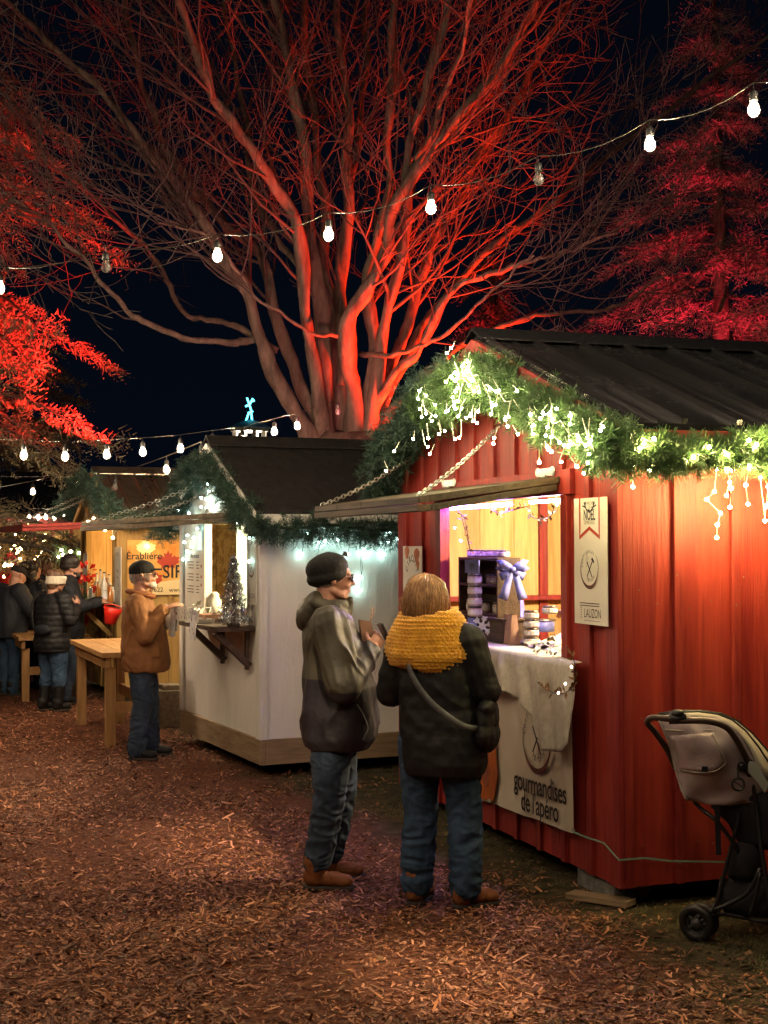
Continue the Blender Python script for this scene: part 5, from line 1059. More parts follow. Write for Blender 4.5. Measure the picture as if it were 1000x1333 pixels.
# overhanging bare tree just left of the view
T = Thing('bare_tree', 'bare tree whose thin branches hang into the upper left corner', 'tree', WORLD, (-5.2, 13, 0)); mb = MB(True); tw = MB(True); rgt = np.random.default_rng(31)
mb.tube(cmr([(-5.2, 13, -.1), (-5.25, 13, 2), (-5.0, 13, 4.5), (-4.7, 12.8, 7), (-4.4, 12.6, 9.5)], 6), [.2]*8+[.15]*8+[.1]*9, 10)
for k in range(9):
    z = 4.2+k*.6; d = Vector((1, rgt.normal(0, .5), rgt.uniform(.2, .8))); grow(tw, Vector((-5.0+.1*(z-4.5)*.8, 12.9, z)), d, rgt.uniform(1.0, 2.0), .02, 3, rgt, up=-.10, wob=.2, split=(4, 4, 3), minr=.0035)
T.part('trunk', mb, M['bark']); T.part('crown', tw, M['twig'])

# ------------------------------------------------------------------ stroller
SD = 6.15; so = gnd(911, 1226)
def sp(px, py, d=0.0): return at(px, py, so.y+d)
T = Thing('stroller', 'beige pushchair with curved black handle parked against the red side wall', 'stroller', WORLD, so)
Mx = {'fab': cloth('stroller_fabric', (148, 132, 134), (170, 154, 156), .85, sc=(5, 5, 5), bump=.35, bsc=(220, 220, 220)), 'fab2': cloth('stroller_canopy_top', (150, 142, 132), (168, 160, 150), .8, sc=(5, 5, 5)), 'blk': pm('stroller_black_metal', (.012, .011, .012), rough=.35), 'blkf': cloth('stroller_black_fabric', (20, 18, 22), (32, 28, 34), .85), 'grip': pm('brown_grip', (.05, .028, .022), rough=.5)}
# canopy: outline ribs swept in depth, front view left edge and top arch read from the photo
prof = [(858, 940, -.02), (846+14, 960, -.0), (876, 985, 0), (882, 1010, 0), (888, 1030, 0), (905, 1043, 0), (930, 1050, 0), (958, 1049, -.04), (980, 1043, -.08), (993, 1034, -.1)]
back = MB(True); rows = 14; cols = 24
def edgeL(t): # left edge of the back panel from top to bottom
    L_ = [(858, 938), (868, 958), (876, 985), (881, 1008), (886, 1030), (896, 1042)]; f = t*5; i = min(int(f), 4); a, b = L_[i], L_[i+1]; k = f-i; return (a[0]+(b[0]-a[0])*k, a[1]+(b[1]-a[1])*k)
def edgeR(t):
    L_ = [(938, 936), (962, 950), (978, 975), (990, 1003), (996, 1028), (985, 1044)]; f = t*5; i = min(int(f), 4); a, b = L_[i], L_[i+1]; k = f-i; return (a[0]+(b[0]-a[0])*k, a[1]+(b[1]-a[1])*k)
def canv(u, t):      # u across 0..1 , t down 0..1
    a, b = edgeL(t), edgeR(t); x = a[0]+(b[0]-a[0])*u; y = a[1]+(b[1]-a[1])*u + (9*math.sin(PI*u) if t > .8 else 0)*(t-.8)*5*.6 - (4*math.sin(PI*u) if t < .1 else 0)
    bulge = -.10*math.sin(PI*u)*math.sin(PI*min(1, t*1.1+.05)) + .012*math.sin(u*9+t*13)*.6 + .010*noise.noise(Vector((u*4, t*5, 0)))*2
    return sp(x, y, bulge + .10*(1-u)*0 - .05*u)
vs = [canv(i/cols, j/rows) for i in range(cols+1) for j in range(rows+1)]
back.add(vs, [(i*(rows+1)+j, i*(rows+1)+j+1, (i+1)*(rows+1)+j+1, (i+1)*(rows+1)+j) for i in range(cols) for j in range(rows)])
o = T.part('canopy_back', back, Mx['fab']); o.modifiers.new('s', 'SOLIDIFY').thickness = .006
top = MB(True); vs = []
Ltop = [(858, 938, 0), (880, 932.5, 0), (905, 931, -.02), (930, 934, -.03), (948, 941, -.04), (962, 952, -.05), (976, 972, -.06), (988, 997, -.06), (997, 1028, -.06)]
Rtop = [(856, 931, .32), (882, 928, .34), (915, 928, .36), (942, 932, .38), (962, 941, .40), (985, 960, .42), (1008, 985, .42), (1030, 1010, .42), (1050, 1045, .42)]
for (a, b) in zip(Ltop, Rtop):
    for k in range(9): t = k/8; vs.append(sp(a[0]+(b[0]-a[0])*t, a[1]+(b[1]-a[1])*t - 2.5*math.sin(PI*t) - 1.2*abs(math.sin(PI*t*3)), a[2]+(b[2]-a[2])*t))
top.add(vs, [(i*9+j, (i+1)*9+j, (i+1)*9+j+1, i*9+j+1) for i in range(8) for j in range(8)]); o = T.part('canopy_top', top, Mx['fab2']); o.modifiers.new('s', 'SOLIDIFY').thickness = .006
for k in (3, 6): mbr = MB(True); mbr.tube([vs[i*9+k]+Vector((0, -.004, .004)) for i in range(9)], .005, 6); T.part('canopy_rib', mbr, Mx['blk'])
mb = MB(True); mb.tube(cmr([canv(.02, .12), canv(.25, .15), canv(.6, .17), canv(.97, .22)], 6), .0035, 5); mb.tube(cmr([canv(0, t) for t in (0, .3, .6, .9, 1)], 5), .005, 5); T.part('seam', mb, Mx['fab2'])
# pocket flap
mb = MB(True); vs = []
for i in range(9):
    for j in range(9):
        u = .04+.58*i/8; t = .20+.34*(j/8)*(1 if i < 7 else 1-.05*(i-6)); p = canv(u, t + .05*math.sin(PI*i/8)*(j/8)); vs.append(p+Vector((0, -.012, 0)))
mb.add(vs, [(i*9+j, i*9+j+1, (i+1)*9+j+1, (i+1)*9+j) for i in range(8) for j in range(8)]); o = T.part('pocket_flap', mb, Mx['fab']); o.modifiers.new('s', 'SOLIDIFY').thickness = .005
mb = MB(True); mb.tube([p+Vector((0, -.006, 0)) for p in ([vs[8+9*i] for i in range(9)] + [vs[72+j] for j in range(7, -1, -1)])], .0028, 5); T.part('seam', mb, Mx['fab2'])
c = canv(.34, .55)+Vector((0, -.02, 0)); mb = MB(); mb.box((-.013, -.003, -.011), (.013, .003, .011), None, c); T.part('snap', mb, Mx['blkf'])
# handle
hp = cmr([sp(880, 1000, .08), sp(868, 975, .02), sp(852, 952, -.06), sp(843, 941, -.10), sp(848, 934.5, -.13), sp(866, 935, -.16), sp(890, 938, -.18), sp(920, 939, -.18), sp(944, 946, -.16), sp(958, 962, -.13), sp(968, 980, -.10), sp(976, 996, -.06)], 6)
mb = MB(True); mb.tube(hp, .0135, 10); T.part('handle_bar', mb, Mx['grip'])
mb = MB(True); q = sp(882, 936, -.17); mb.tube([q+Vector((-.035, 0, 0)), q+Vector((.035, 0, 0))], .022, 12); mb.ell(q+Vector((.0, 0, .022)), (.03, .022, .02)); T.part('fold_button', mb, Mx['blk'])
mb = MB(True); q = sp(974, 1000, -.06); mb.ell(q, (.03, .02, .045)); q2 = sp(966, 998, -.09); mb.ell(q2, (.022, .018, .022)); T.part('hinge_joint', mb, Mx['blk'])
mb = MB(); vs = [sp(x, y, d) for x, y, d in ((974, 990, -.075), (983, 992, -.075), (1000, 1020, -.08), (995, 1032, -.08), (985, 1018, -.08), (973, 1004, -.08))]; mb.add(vs, [(0, 1, 2, 3, 4, 5)]); o = T.part('side_cover', mb, pm('grey_plastic', (.30, .32, .28), rough=.4)); o.modifiers.new('s', 'SOLIDIFY').thickness = .012
mb = MB(True); q = sp(961, 1021, -.13); mb.tube([q+Vector((.026*math.cos(t), 0, .026*math.sin(t))) for t in [2*PI*k/18 for k in range(18)]], .0055, 6, closed=True); mb.tube([q+Vector((0, 0, .026)), sp(960, 1000, -.12)], .004, 6); mb.tube([q+Vector((-.02, 0, .016)), q+Vector((.02, 0, -.016))], .003, 5); T.part('hook_ring', mb, Mx['blk'])
# frame tubes
mb = MB(True)
for pl in ([(880, 1000, .08), (905, 1045, .05), (932, 1068, .0), (953, 1095, -.02), (962, 1112, 0)], [(968, 1040, .0), (958, 1080, .0), (945, 1130, .0), (930, 1190, .0)], [(976, 1000, -.05), (985, 1050, -.06), (992, 1110, -.1), (1004, 1180, -.15)], [(990, 1130, -.1), (975, 1160, -.08), (952, 1175, -.05), (930, 1185, -.03)], [(990, 1135, -.1), (984, 1165, -.1), (976, 1192, -.1)], [(940, 1142, .1), (935, 1168, .05), (925, 1188, 0)], [(945, 1172, .05), (975, 1196, -.02), (1030, 1200, -.2)], [(912, 1200, -.02), (935, 1190, 0), (975, 1196, -.02)], [(990, 1060, .2), (970, 1110, .3), (955, 1165, .4)]):
    mb.tube(cmr([sp(*q) for q in pl], 4), .0095, 8)
T.part('frame_tubes', mb, Mx['blk'])
# seat and basket
def quadstrip(pl1, pl2, n, d=.0, nm='seat', mt='blkf', puff=.03):
    mb = MB(True); vs = []; m = len(pl1)
    for a, b in zip(pl1, pl2):
        for k in range(n+1): t = k/n; vs.append(sp(a[0]+(b[0]-a[0])*t, a[1]+(b[1]-a[1])*t, a[2]+(b[2]-a[2])*t - puff*math.sin(PI*t)))
    mb.add(vs, [(i*(n+1)+j, (i+1)*(n+1)+j, (i+1)*(n+1)+j+1, i*(n+1)+j+1) for i in range(m-1) for j in range(n)]); o = T.part(nm, mb, Mx[mt]); o.modifiers.new('s', 'SOLIDIFY').thickness = .01
quadstrip([(925, 1050, .05), (948, 1072, .05), (960, 1095, .03), (975, 1104, .03)], [(1040, 1020, -.1), (1045, 1060, -.1), (1040, 1095, -.1), (1035, 1110, -.1)], 8, nm='seat')
quadstrip([(947, 1142, .1), (940, 1155, .08), (935, 1172, .06), (945, 1192, .05)], [(1040, 1140, -.12), (1040, 1160, -.12), (1038, 1180, -.12), (1030, 1196, -.12)], 8, nm='basket')
quadstrip([(958, 1095, .03), (950, 1115, .03), (946, 1140, .05), (955, 1146, .05)], [(985, 1100, .0), (996, 1120, -.02), (998, 1138, -.02), (990, 1146, 0)], 6, nm='storage_pouch', puff=.05)
mb = MB(); q = [sp(930, 1050, -.02), sp(937, 1050, -.02), sp(939, 1113, -.03), sp(932, 1113, -.03)]; mb.add(q, [(0, 1, 2, 3)]); o = T.part('dangling_strap', mb, Mx['blkf']); o.modifiers.new('s', 'SOLIDIFY').thickness = .004
# wheels
def wheel(c, r, ax, w=.032, nm='wheel'):
    ax = Vector(ax).normalized(); a = ax.cross(Vector((0, 0, 1))).normalized(); b = a.cross(ax); c = Vector(c)
    mb = MB(True); rp = r-.02; mb.tube([c+(a*math.cos(t)+b*math.sin(t))*rp for t in [2*PI*k/28 for k in range(28)]], .020, 8, closed=True); ty = T.part('wheel', mb, Mx['blk'])
    mb = MB(True); mb.tube([c-ax*.018, c+ax*.018], .022, 12); 
    for k in range(5): t = 2*PI*k/5; mb.beam(c, c+(a*math.cos(t)+b*math.sin(t))*(rp-.005), .014, .012, up=ax)
    mb.tube([c+(a*math.cos(t)+b*math.sin(t))*(rp-.018) for t in [2*PI*k/24 for k in range(24)]], .006, 6, closed=True)
    T.part('rim', mb, pm('wheel_rim_grey', (.05, .048, .05), rough=.4), parent=ty)
c0 = sp(907, 1202, 0); c0.z = .082; wheel(c0, .082, (.55, .83, 0)); c1 = c0+Vector((.035, .05, .0)); wheel(c1, .080, (.55, .83, 0))
q = sp(1035, 1210, -.35); q.z = .082; wheel(q, .082, (.55, .83, 0)); q = sp(985, 1170, .42); q.z = .07; wheel(q, .07, (.8, .6, 0)); 
mb = MB(True); mb.cap(c0+Vector((.02, .02, .02)), sp(935, 1188, .02), .02, .012); T.part('wheel_fork', mb, Mx['blk'])
# ------------------------------------------------------------------ people
def vox(mb, size, sm=3, disp=None, mats=(), matfn=None, zmin=None, fac=.5):
    me = mesh_of('tmp', mb.v, mb.f, [])
    o = bpy.data.objects.new('tmp', me); COL.objects.link(o)
    r = o.modifiers.new('r', 'REMESH'); r.mode = 'VOXEL'; r.voxel_size = size; r.use_smooth_shade = True
    if sm: s = o.modifiers.new('s', 'SMOOTH'); s.factor = fac; s.iterations = sm
    dg = bpy.context.evaluated_depsgraph_get(); dg.update(); out = bpy.data.meshes.new_from_object(o.evaluated_get(dg))
    bpy.data.objects.remove(o); bpy.data.meshes.remove(me)
    if disp or zmin is not None:
        n = [v.normal.copy() for v in out.vertices]
        for v, nn in zip(out.vertices, n):
            if disp: v.co += nn*disp(v.co, nn)
            if zmin is not None and v.co.z < zmin: v.co.z = zmin
    for m_ in mats: out.materials.append(m_)
    if matfn: out.polygons.foreach_set('material_index', [matfn(p.center) for p in out.polygons])
    out.polygons.foreach_set('use_smooth', [True]*len(out.polygons)); out.update(); return out
def fold(amp=.008, f=9, sx=1, sy=1, sz=.45, seed=0, fine=.002):
    def g(p, n):
        q = Vector((p.x*f*sx+seed, p.y*f*sy, p.z*f*sz)); w = q + noise.noise_vector(q*.7)*1.3
        v = 1-abs(noise.noise(w))*2.2
        return amp*(v-.4) + fine*noise.noise(p*45)
    return g
def quilt(pitch=.07, amp=.011, seed=0, base=None):
    def g(p, n):
        z = p.z + .006*noise.noise(Vector((p.x*9, p.y*9, seed))); return amp*(abs(math.sin(PI*z/pitch))**.5-.6) + .005*noise.noise(p*22+Vector((seed, 0, 0)))
    return g
def rotM(yaw, pitch=0, roll=0): return Matrix.Rotation(yaw, 3, 'Z') @ Matrix.Rotation(pitch, 3, 'Y') @ Matrix.Rotation(roll, 3, 'X')
def hand(mb, w, d, pn, side, curl=.6, s=1.0, spread=.06):
    """palm and five fingers from wrist w along d; pn = palm facing direction; side = +1 thumb on d x pn side"""
    d = Vector(d).normalized(); pn = Vector(pn); pn = (pn-d*pn.dot(d)).normalized(); a = d.cross(pn)*side; w = Vector(w)
    Mt = Matrix((d, a, pn)).transposed(); mb.ell(w+d*.05*s, (.052*s, .041*s, .016*s), Mt, 12, 8); mb.cap(w-d*.02, w+d*.02*s, .026*s, .027*s)
    for k, (off, ln) in enumerate(((.031, .072), (.011, .080), (-.010, .074), (-.029, .058))):
        c = curl*(1+.12*k); p = w + d*.088*s + a*off*s; dd = (d + a*off*spread*20*.06).normalized(); r = (.0090, .0086, .0084, .0076)[k]*s
        segs = [.45, .31, .24]; pts = [p-d*.03*s, p]; ang = 0
        for sg in segs: ang += c*.75; pts.append(pts[-1] + (dd*math.cos(ang)+pn*math.sin(ang))*ln*s*sg)
        mb.chain(pts, [r*1.1, r*1.05, r, r*.92, r*.8], 8)
    p = w + d*.025*s + a*.03*s; q = p + (d*.6+a*.65+pn*.35).normalized()*.036*s; t = q + (d*.9+a*.15+pn*(.25+.4*curl)).normalized()*.032*s; u = t + (d*.9-a*.05+pn*(.3+.5*curl)).normalized()*.024*s
    mb.chain([p, q, t, u], [.0125*s, .0115*s, .0098*s, .0082*s], 8)
def head(mb, c, Mh, s=1.0, female=False, beard=0):
    def E(x, y, z, rx, ry, rz): mb.ell(Vector(c)+Mh @ Vector((x*s, y*s, z*s)), (rx*s, ry*s, rz*s), Mh, 16, 12)
    def C(p, q, a, b): mb.cap(Vector(c)+Mh @ (Vector(p)*s), Vector(c)+Mh @ (Vector(q)*s), a*s, b*s, 10)
    E(-.014, 0, .030, .098, .076, .088); E(.030, 0, -.012, .062, .062, .080); E(.038, 0, -.066, .048, .050, .040); E(.070, 0, -.098, .020, .024, .017)
    E(.076, 0, .030, .018, .050, .014); E(.060, 0, -.030, .036, .052, .030); C((.088, 0, .012), (.108, 0, -.020), .008, .0125); E(.100, .010, -.026, .010, .008, .007); E(.100, -.010, -.026, .010, .008, .007)
    E(.086, 0, -.055, .011, .024, .006); E(.084, 0, -.066, .011, .021, .006); E(.078, 0, -.045, .014, .026, .014)
    for q in (1, -1): C((-.008, q*.070, -.022), (-.018, q*.080, .012), .008, .013); E(.0, q*.074, -.012, .016, .007, .024); C((-.0, q*.045, -.06), (.05, q*.035, -.085), .022, .018)
DEF = dict(pelvis=(0, 0, .92), chest=(0, 0, 1.25), neck=(0, 0, 1.42), head=(.02, 0, 1.585), hyaw=0, hpitch=0, hroll=0,
    sR=(0, -.18, 1.37), eR=(.02, -.26, 1.10), wR=(.18, -.20, 1.0), sL=(0, .18, 1.37), eL=(.02, .26, 1.10), wL=(.18, .20, 1.0),
    hdR=(1, 0, 0), hnR=(0, 1, 0), hdL=(1, 0, 0), hnL=(0, -1, 0), curlR=.5, curlL=.5,
    hipR=(0, -.09, .90), kR=(.03, -.10, .50), aR=(-.01, -.10, .09), hipL=(0, .09, .90), kL=(.03, .10, .50), aL=(-.01, .10, .09), toeR=(1, 0, 0), toeL=(1, 0, 0),
    rings=[(.0, 0, .72, .17, .20), (.01, 0, .84, .18, .21), (.01, 0, 1.0, .17, .20), (0, 0, 1.15, .155, .205), (-.01, 0, 1.28, .14, .205), (-.01, 0, 1.37, .115, .18), (-.005, 0, 1.43, .075, .10)],
    sl=(.088, .074, .052), legr=(.098, .075, .066), hs=1.0, skin='skin')
def person(label, px, py, rot, res=.012, sleeve_end=.94, jm=('navy',), jfn=None, jdisp=None, pants='denim', pdisp=None, shoes='blackboot', boot=0, group=None, extra=None, collar=None, loc=None, cat='person', nohands=False, **kw):
    J = dict(DEF); J.update(kw); V3 = Vector
    g = loc if loc is not None else gnd(px, py); F = Frame(g.x, g.y, rot)
    T = Thing('person', label, cat, F, (0, 0, 0), group=group); T.b = V3((0, 0, 0)); T.J = J; T.F = F
    Mh = rotM(J['hyaw'], J['hpitch'], J['hroll']); T.Mh = Mh; hc = V3(J['head'])
    b = MB(True); head(b, hc, Mh, J['hs']); nk = V3(J['neck']); b.cap(nk-V3((0, 0, .05)), hc+Mh @ V3((-.03, 0, -.05)), .060, .054)
    b.loft([(r[0], r[1], r[2], r[3]*.72, r[4]*.72) for r in J['rings'] if r[2] > .86])
    pv = V3(J['pelvis']); b.ell(pv, (.105, .14, .11))
    for S in 'RL':
        s_, e_, w_ = V3(J['s'+S]), V3(J['e'+S]), V3(J['w'+S]); b.chain([s_, e_, w_], [.05, .040, .027]); sd = 1 if S == 'R' else -1
        if not nohands: hand(b, w_, J['hd'+S], J['hn'+S], -sd if J.get('flip'+S) else sd, J['curl'+S], 1.0)
        h_, k_, a_ = V3(J['hip'+S]), V3(J['k'+S]), V3(J['a'+S]); b.chain([h_, k_, a_], [.075, .052, .040]); t_ = V3(J['toe'+S]).normalized(); b.cap(a_+V3((0, 0, -.045)), a_+t_*.13+V3((0, 0, -.055)), .032, .028)
    bs = min(res, .006) if res < .012 else res*.75
    T.add('body', vox(b, bs, 2, mats=(M[J['skin']],), zmin=.01))
    # trousers
    p = MB(True); a, c, d = J['legr']; p.ell(pv, (.125, .158, .13))
    for S in 'RL':
        h_, k_, a_ = V3(J['hip'+S]), V3(J['k'+S]), V3(J['a'+S]); e = a_ + (k_-a_)*(.62 if boot else .0) + V3((0, 0, 0 if boot else J.get('hem', -.02))); p.chain([h_, h_.lerp(k_, .5), k_, k_.lerp(a_, .5) if not boot else e, e], [a, a*.93, c, (c+d)/2, d])
    T.add('trousers', vox(p, res*.8, 2, pdisp or (lambda q_, n_: fold(.0085, 9, seed=px, sz=1.9)(q_, n_)*(1.25 if q_.z < .4 else .8)), (M[pants],)))
    # shoes
    for S in 'RL':
        k_, a_ = V3(J['k'+S]), V3(J['a'+S]); t_ = V3(J['toe'+S]).normalized(); sd_ = V3((-t_.y, t_.x, 0)); Ms = Matrix((t_, sd_, V3((0, 0, 1)))).transposed()
        q = MB(True); q.ell(a_+V3((0, 0, -.032))-t_*.014, (.060, .048, .060), Ms); q.ell(a_+t_*.078+V3((0, 0, -.046)), (.078, .048, .040), Ms); q.ell(a_+t_*.13+V3((0, 0, -.053)), (.052, .050, .036), Ms); q.cap(a_-t_*.008, a_+V3((0, 0, .05 if not boot else 0))-t_*.01, .056, .062)
        if boot: q.cap(a_, a_.lerp(k_, .68), .055, .068)
        o = T.add('shoe', vox(q, min(res*.7, .008), 2, fold(.002, 22, seed=3), (M[shoes],), zmin=.018))
        sm = MB(True); n = 24; ring = []
        for k in range(n):
            th = 2*PI*k/n; x = math.cos(th); w = .047 if x > 0 else .042; ring.append((a_.x, a_.y))
        vs = []
        for z in (.001, .026):
            for k in range(n):
                th = 2*PI*k/n; x, y = math.cos(th), math.sin(th); P_ = V3((a_.x, a_.y, 0)) + t_*(.058+.132*math.copysign(abs(x)**.8, x)) + sd_*(.053 if x > 0 else .047)*math.copysign(abs(y)**.8, y); vs.append(V3((P_.x, P_.y, z)))
        sm.add(vs, [tuple(range(n-1, -1, -1)), tuple(range(n, 2*n))]+[(k, (k+1) % n, n+(k+1) % n, n+k) for k in range(n)]); T.part('sole', sm, M['sole'], parent=o)
    # jacket
    j = MB(True); j.loft(J['rings']); sa, sb, sc_ = J['sl']
    for S in 'RL':
        s_, e_, w_ = V3(J['s'+S]), V3(J['e'+S]), V3(J['w'+S]); en = e_.lerp(w_, sleeve_end); j.chain([s_, s_.lerp(e_, .5), e_, en], [sa, (sa+sb)/2, sb, sc_]); j.cap(V3((s_.x, s_.y*.4, s_.z+.01)), s_, .075, sa*.85)
    if collar: collar(j)
    T.jacket = T.add('jacket', vox(j, res*.85, 3, jdisp or fold(.010, 7.5, seed=py), [M[x] for x in jm], jfn))
    return T
def hat_beanie(T, res, band=True, mat='black', z=.0, tall=0.0, tilt=-.12):
    c = Vector(T.J['head']); Mh = T.Mh @ Matrix.Rotation(tilt, 3, 'Y'); b = MB(True); s = T.J['hs']
    b.ell(c+Mh @ Vector((-.018, 0, .062+z)), (.113*s, .096*s, (.082+tall)*s), Mh, 20, 14); b.ell(c+Mh @ Vector((-.024, 0, .020+z)), (.113*s, .096*s, .056*s), Mh, 20, 10)
    return T.add('beanie', vox(b, res, 2, lambda p, n: .0015*noise.noise(p*60)+.002*noise.noise(p*18), (M[mat],)))
def strands(T, name, mat, n, rg_, zlow, spread, c=None, r=.0022, back=True, part=.0, lenj=.03, wave=.008, fmin=-1.0, rad=(.105, .088, .105), zc=.02):
    hc = Vector(c or T.J['head']); mb = MB(True); Mh = T.Mh
    for k in range(n):
        a = rg_.uniform(0, 2*PI); d = Vector((math.cos(a), math.sin(a), 0))
        if d.x > .55: continue
        top = Vector((.02, part+rg_.normal(0, .015), rad[2]+zc)); pts = []; e = zlow + rg_.normal(0, lenj)
        for t in (0, .15, .35, .6, .8, 1):
            if t <= .6:
                ph = t/.6*PI/2; p = Vector((rad[0]*math.sin(ph)*d.x*1.02-.012, rad[1]*math.sin(ph)*d.y, rad[2]*math.cos(ph)+zc)) + top*0
            else:
                u = (t-.6)/.4; p = Vector((rad[0]*d.x*(1+spread*u-.25*u*u)-.012, rad[1]*d.y*(1+spread*u-.3*u*u), zc + e*u))
            pts.append(hc + Mh @ (p*rg_.uniform(.98, 1.035)) + Vector(rg_.normal(0, wave*t, 3)))
        mb.tube(cmr(pts, 2), [r]*9+[r*.8]+[r*.3], 4, caps=False)
    return T.part(name, mb, M[mat], raw=True)
def glasses(T, s=1.0):
    c = Vector(T.J['head']); Mh = T.Mh; mb = MB(True); G = lambda x, y, z: c+Mh @ Vector((x, y, z)); s = T.J['hs']
    for q in (1, -1):
        mb.tube([G(.100+.006*(1-abs(math.cos(t)))-.012*abs(math.cos(t))*(1 if math.cos(t)*q > 0 else 0), q*.032+.024*math.cos(t), .006+.018*math.sin(t)) for t in [2*PI*k/16 for k in range(16)]], .0022, 6, closed=True)
        mb.tube([G(.092, q*.056, .012), G(.05, q*.072, .010), G(-.01, q*.080, .004), G(-.022, q*.080, -.012)], .0022, 6)
    mb.tube([G(.104, -.010, .010), G(.106, 0, .013), G(.104, .010, .010)], .002, 6); o = T.part('glasses', mb, M['frame'], raw=True)
    mb = MB(True)
    for q in (1, -1): mb.ell(G(.098, q*.032, .006), (.003, .022, .016), Mh, 12, 6)
    T.part('lens', mb, M['lens'], parent=o, raw=True)
def eyes(T):
    c = Vector(T.J['head']); Mh = T.Mh; s = T.J['hs']; mb = MB(True)
    for q in (1, -1): mb.ell(c+Mh @ Vector((.083*s, q*.031*s, .008*s)), (.008, .010, .006), Mh, 10, 6)
    T.part('eye', mb, M['eyew'], raw=True)

# 1 --- man in two-tone shell
def col1(j):
    j.loft([(-.03, 0, 1.385, .115, .12), (-.02, 0, 1.43, .095, .098), (-.015, 0, 1.462, .090, .090)], p=2)
    j.cap((.065, -.03, 1.40), (.085, -.02, 1.465), .022, .016); j.cap((.065, .03, 1.40), (.085, .02, 1.465), .022, .016)
    j.ell((-.125, 0, 1.42), (.062, .12, .10), Matrix.Rotation(.45, 3, 'Y')); j.ell((-.15, 0, 1.385), (.045, .105, .07), Matrix.Rotation(.2, 3, 'Y'))
    for q in (1, -1): j.cap((-.10, q*.09, 1.45), (.0, q*.085, 1.42), .035, .03)
def j1(c):
    if (c.z < 1.075 + .006*math.sin(c.x*20) and abs(c.y) < .2) or c.z < 1.02: return 1
    if c.x > .13 and 1.05 < c.z < 1.30: return 1
    return 0
P1 = person('man in black beanie and two-tone taupe and dark jacket, side-on before the white hut', 436, 1152, .10, res=.0085, jm=('taupe', 'plum'), jfn=j1,
    jdisp=fold(.014, 6.2, seed=4, sz=.55, fine=.0008), pants='denimd', shoes='brownboot', collar=col1, skin='skinp',
    head=(-.005, 0, 1.578), hpitch=.06, hyaw=.0, neck=(-.03, 0, 1.40), hs=1.0,
    sR=(-.035, -.185, 1.345), eR=(.03, -.27, 1.05), wR=(.185, -.12, 1.215), sL=(-.03, .185, 1.345), eL=(.06, .26, 1.06), wL=(.20, .06, 1.19),
    hdR=(.45, .55, .55), hnR=(-.4, .5, -.3), hdL=(.3, -.8, .3), hnL=(-.6, -.1, .6), curlR=.75, curlL=.75, sl=(.10, .088, .058),
    pelvis=(-.01, 0, .88), hipR=(-.02, -.09, .86), hipL=(.0, .09, .86), kR=(-.03, -.10, .48), aR=(-.095, -.10, .10), kL=(.04, .10, .48), aL=(-.02, .10, .10), toeR=(1, -.12, 0), toeL=(1, .15, 0), hem=.045, legr=(.112, .086, .070),
    rings=[(.02, 0, .715, .175, .215), (.025, 0, .76, .195, .228), (.03, 0, .90, .205, .238), (.03, 0, 1.03, .198, .238), (.015, 0, 1.16, .175, .232), (-.01, 0, 1.28, .15, .222), (-.025, 0, 1.355, .125, .19), (-.03, 0, 1.41, .09, .12)])
hat_beanie(P1, .005, tilt=-.30, z=-.004); glasses(P1); eyes(P1)
mb = MB(True); c = Vector(P1.J['head']); Mh = P1.Mh @ Matrix.Rotation(-.16, 3, 'Y'); G = lambda x, y, z: c+Mh @ Vector((x, y, z))
for q in (1, -1): mb.ell(G(.078, q*.032, .118), (.010, .026, .017), Mh @ Matrix.Rotation(-.6, 3, 'Y'), 12, 8); mb.tube([G(.075, q*.058, .118), G(.04, q*.088, .10), G(-.03, q*.100, .065)], .0038, 6)
mb.ell(G(.082, 0, .120), (.008, .01, .006)); P1.part('sunglasses', mb, M['lens'], raw=True)
b = MB(True); c = Vector(P1.J['head']); b.ell(c+P1.Mh @ Vector((-.042, 0, -.014)), (.074, .078, .046), P1.Mh); P1.add('hair', vox(b, .006, 1, lambda p, n: .003*noise.noise(p*90), (M['hairg'],)))
mb = MB(True); mb.chain([(.095, -.03, 1.455), (.075, 0, 1.43)], [.012, .012]); w = Vector(P1.J['wR'])
mb = MB(); zp = [(.195, -.16, .74), (.205, -.158, .80), (.20, -.165, .90)]
q = MB(True); q.tube(cmr([(.13, -.205, .77), (.155, -.20, .83), (.13, -.215, .90), (.10, -.228, .95)], 4), .004, 5); P1.part('pocket_zip', q, M['strap'], raw=True)
ph = Thing('mobile_phone', 'small dark phone held at the chest by the man in the beanie', 'phone', P1.F, (.26, -.06, 1.27)); mb = MB(); mb.box((-.006, -.036, -.07), (.006, .036, .07), rotM(.3, -.5), (.262, -.055, 1.285)); ph.part('phone_body', mb, M['cordk'], bevel=.003)
tb = Thing('paper_bag', 'kraft bag with twisted handles held against the chest of the man in the beanie', 'paper bag', P1.F, (.19, .05, 1.22)); mb = MB(); mb.add([Vector(v) for v in ((.15, -.04, 1.20), (.22, -.04, 1.20), (.22, .07, 1.20), (.15, .07, 1.20), (.13, -.045, 1.36), (.19, -.045, 1.35), (.19, .075, 1.35), (.13, .075, 1.36))], [(0, 3, 2, 1), (0, 1, 5, 4), (1, 2, 6, 5), (2, 3, 7, 6), (3, 0, 4, 7)]); tb.part('bag', mb, M['kraft'])
mb = MB(True); mb.tube(cmr([(.185, -.03, 1.35), (.195, -.02, 1.41), (.205, .01, 1.425), (.21, .03, 1.40), (.19, .05, 1.35)], 5), .003, 5); tb.part('bag_handle', mb, M['kraft'])

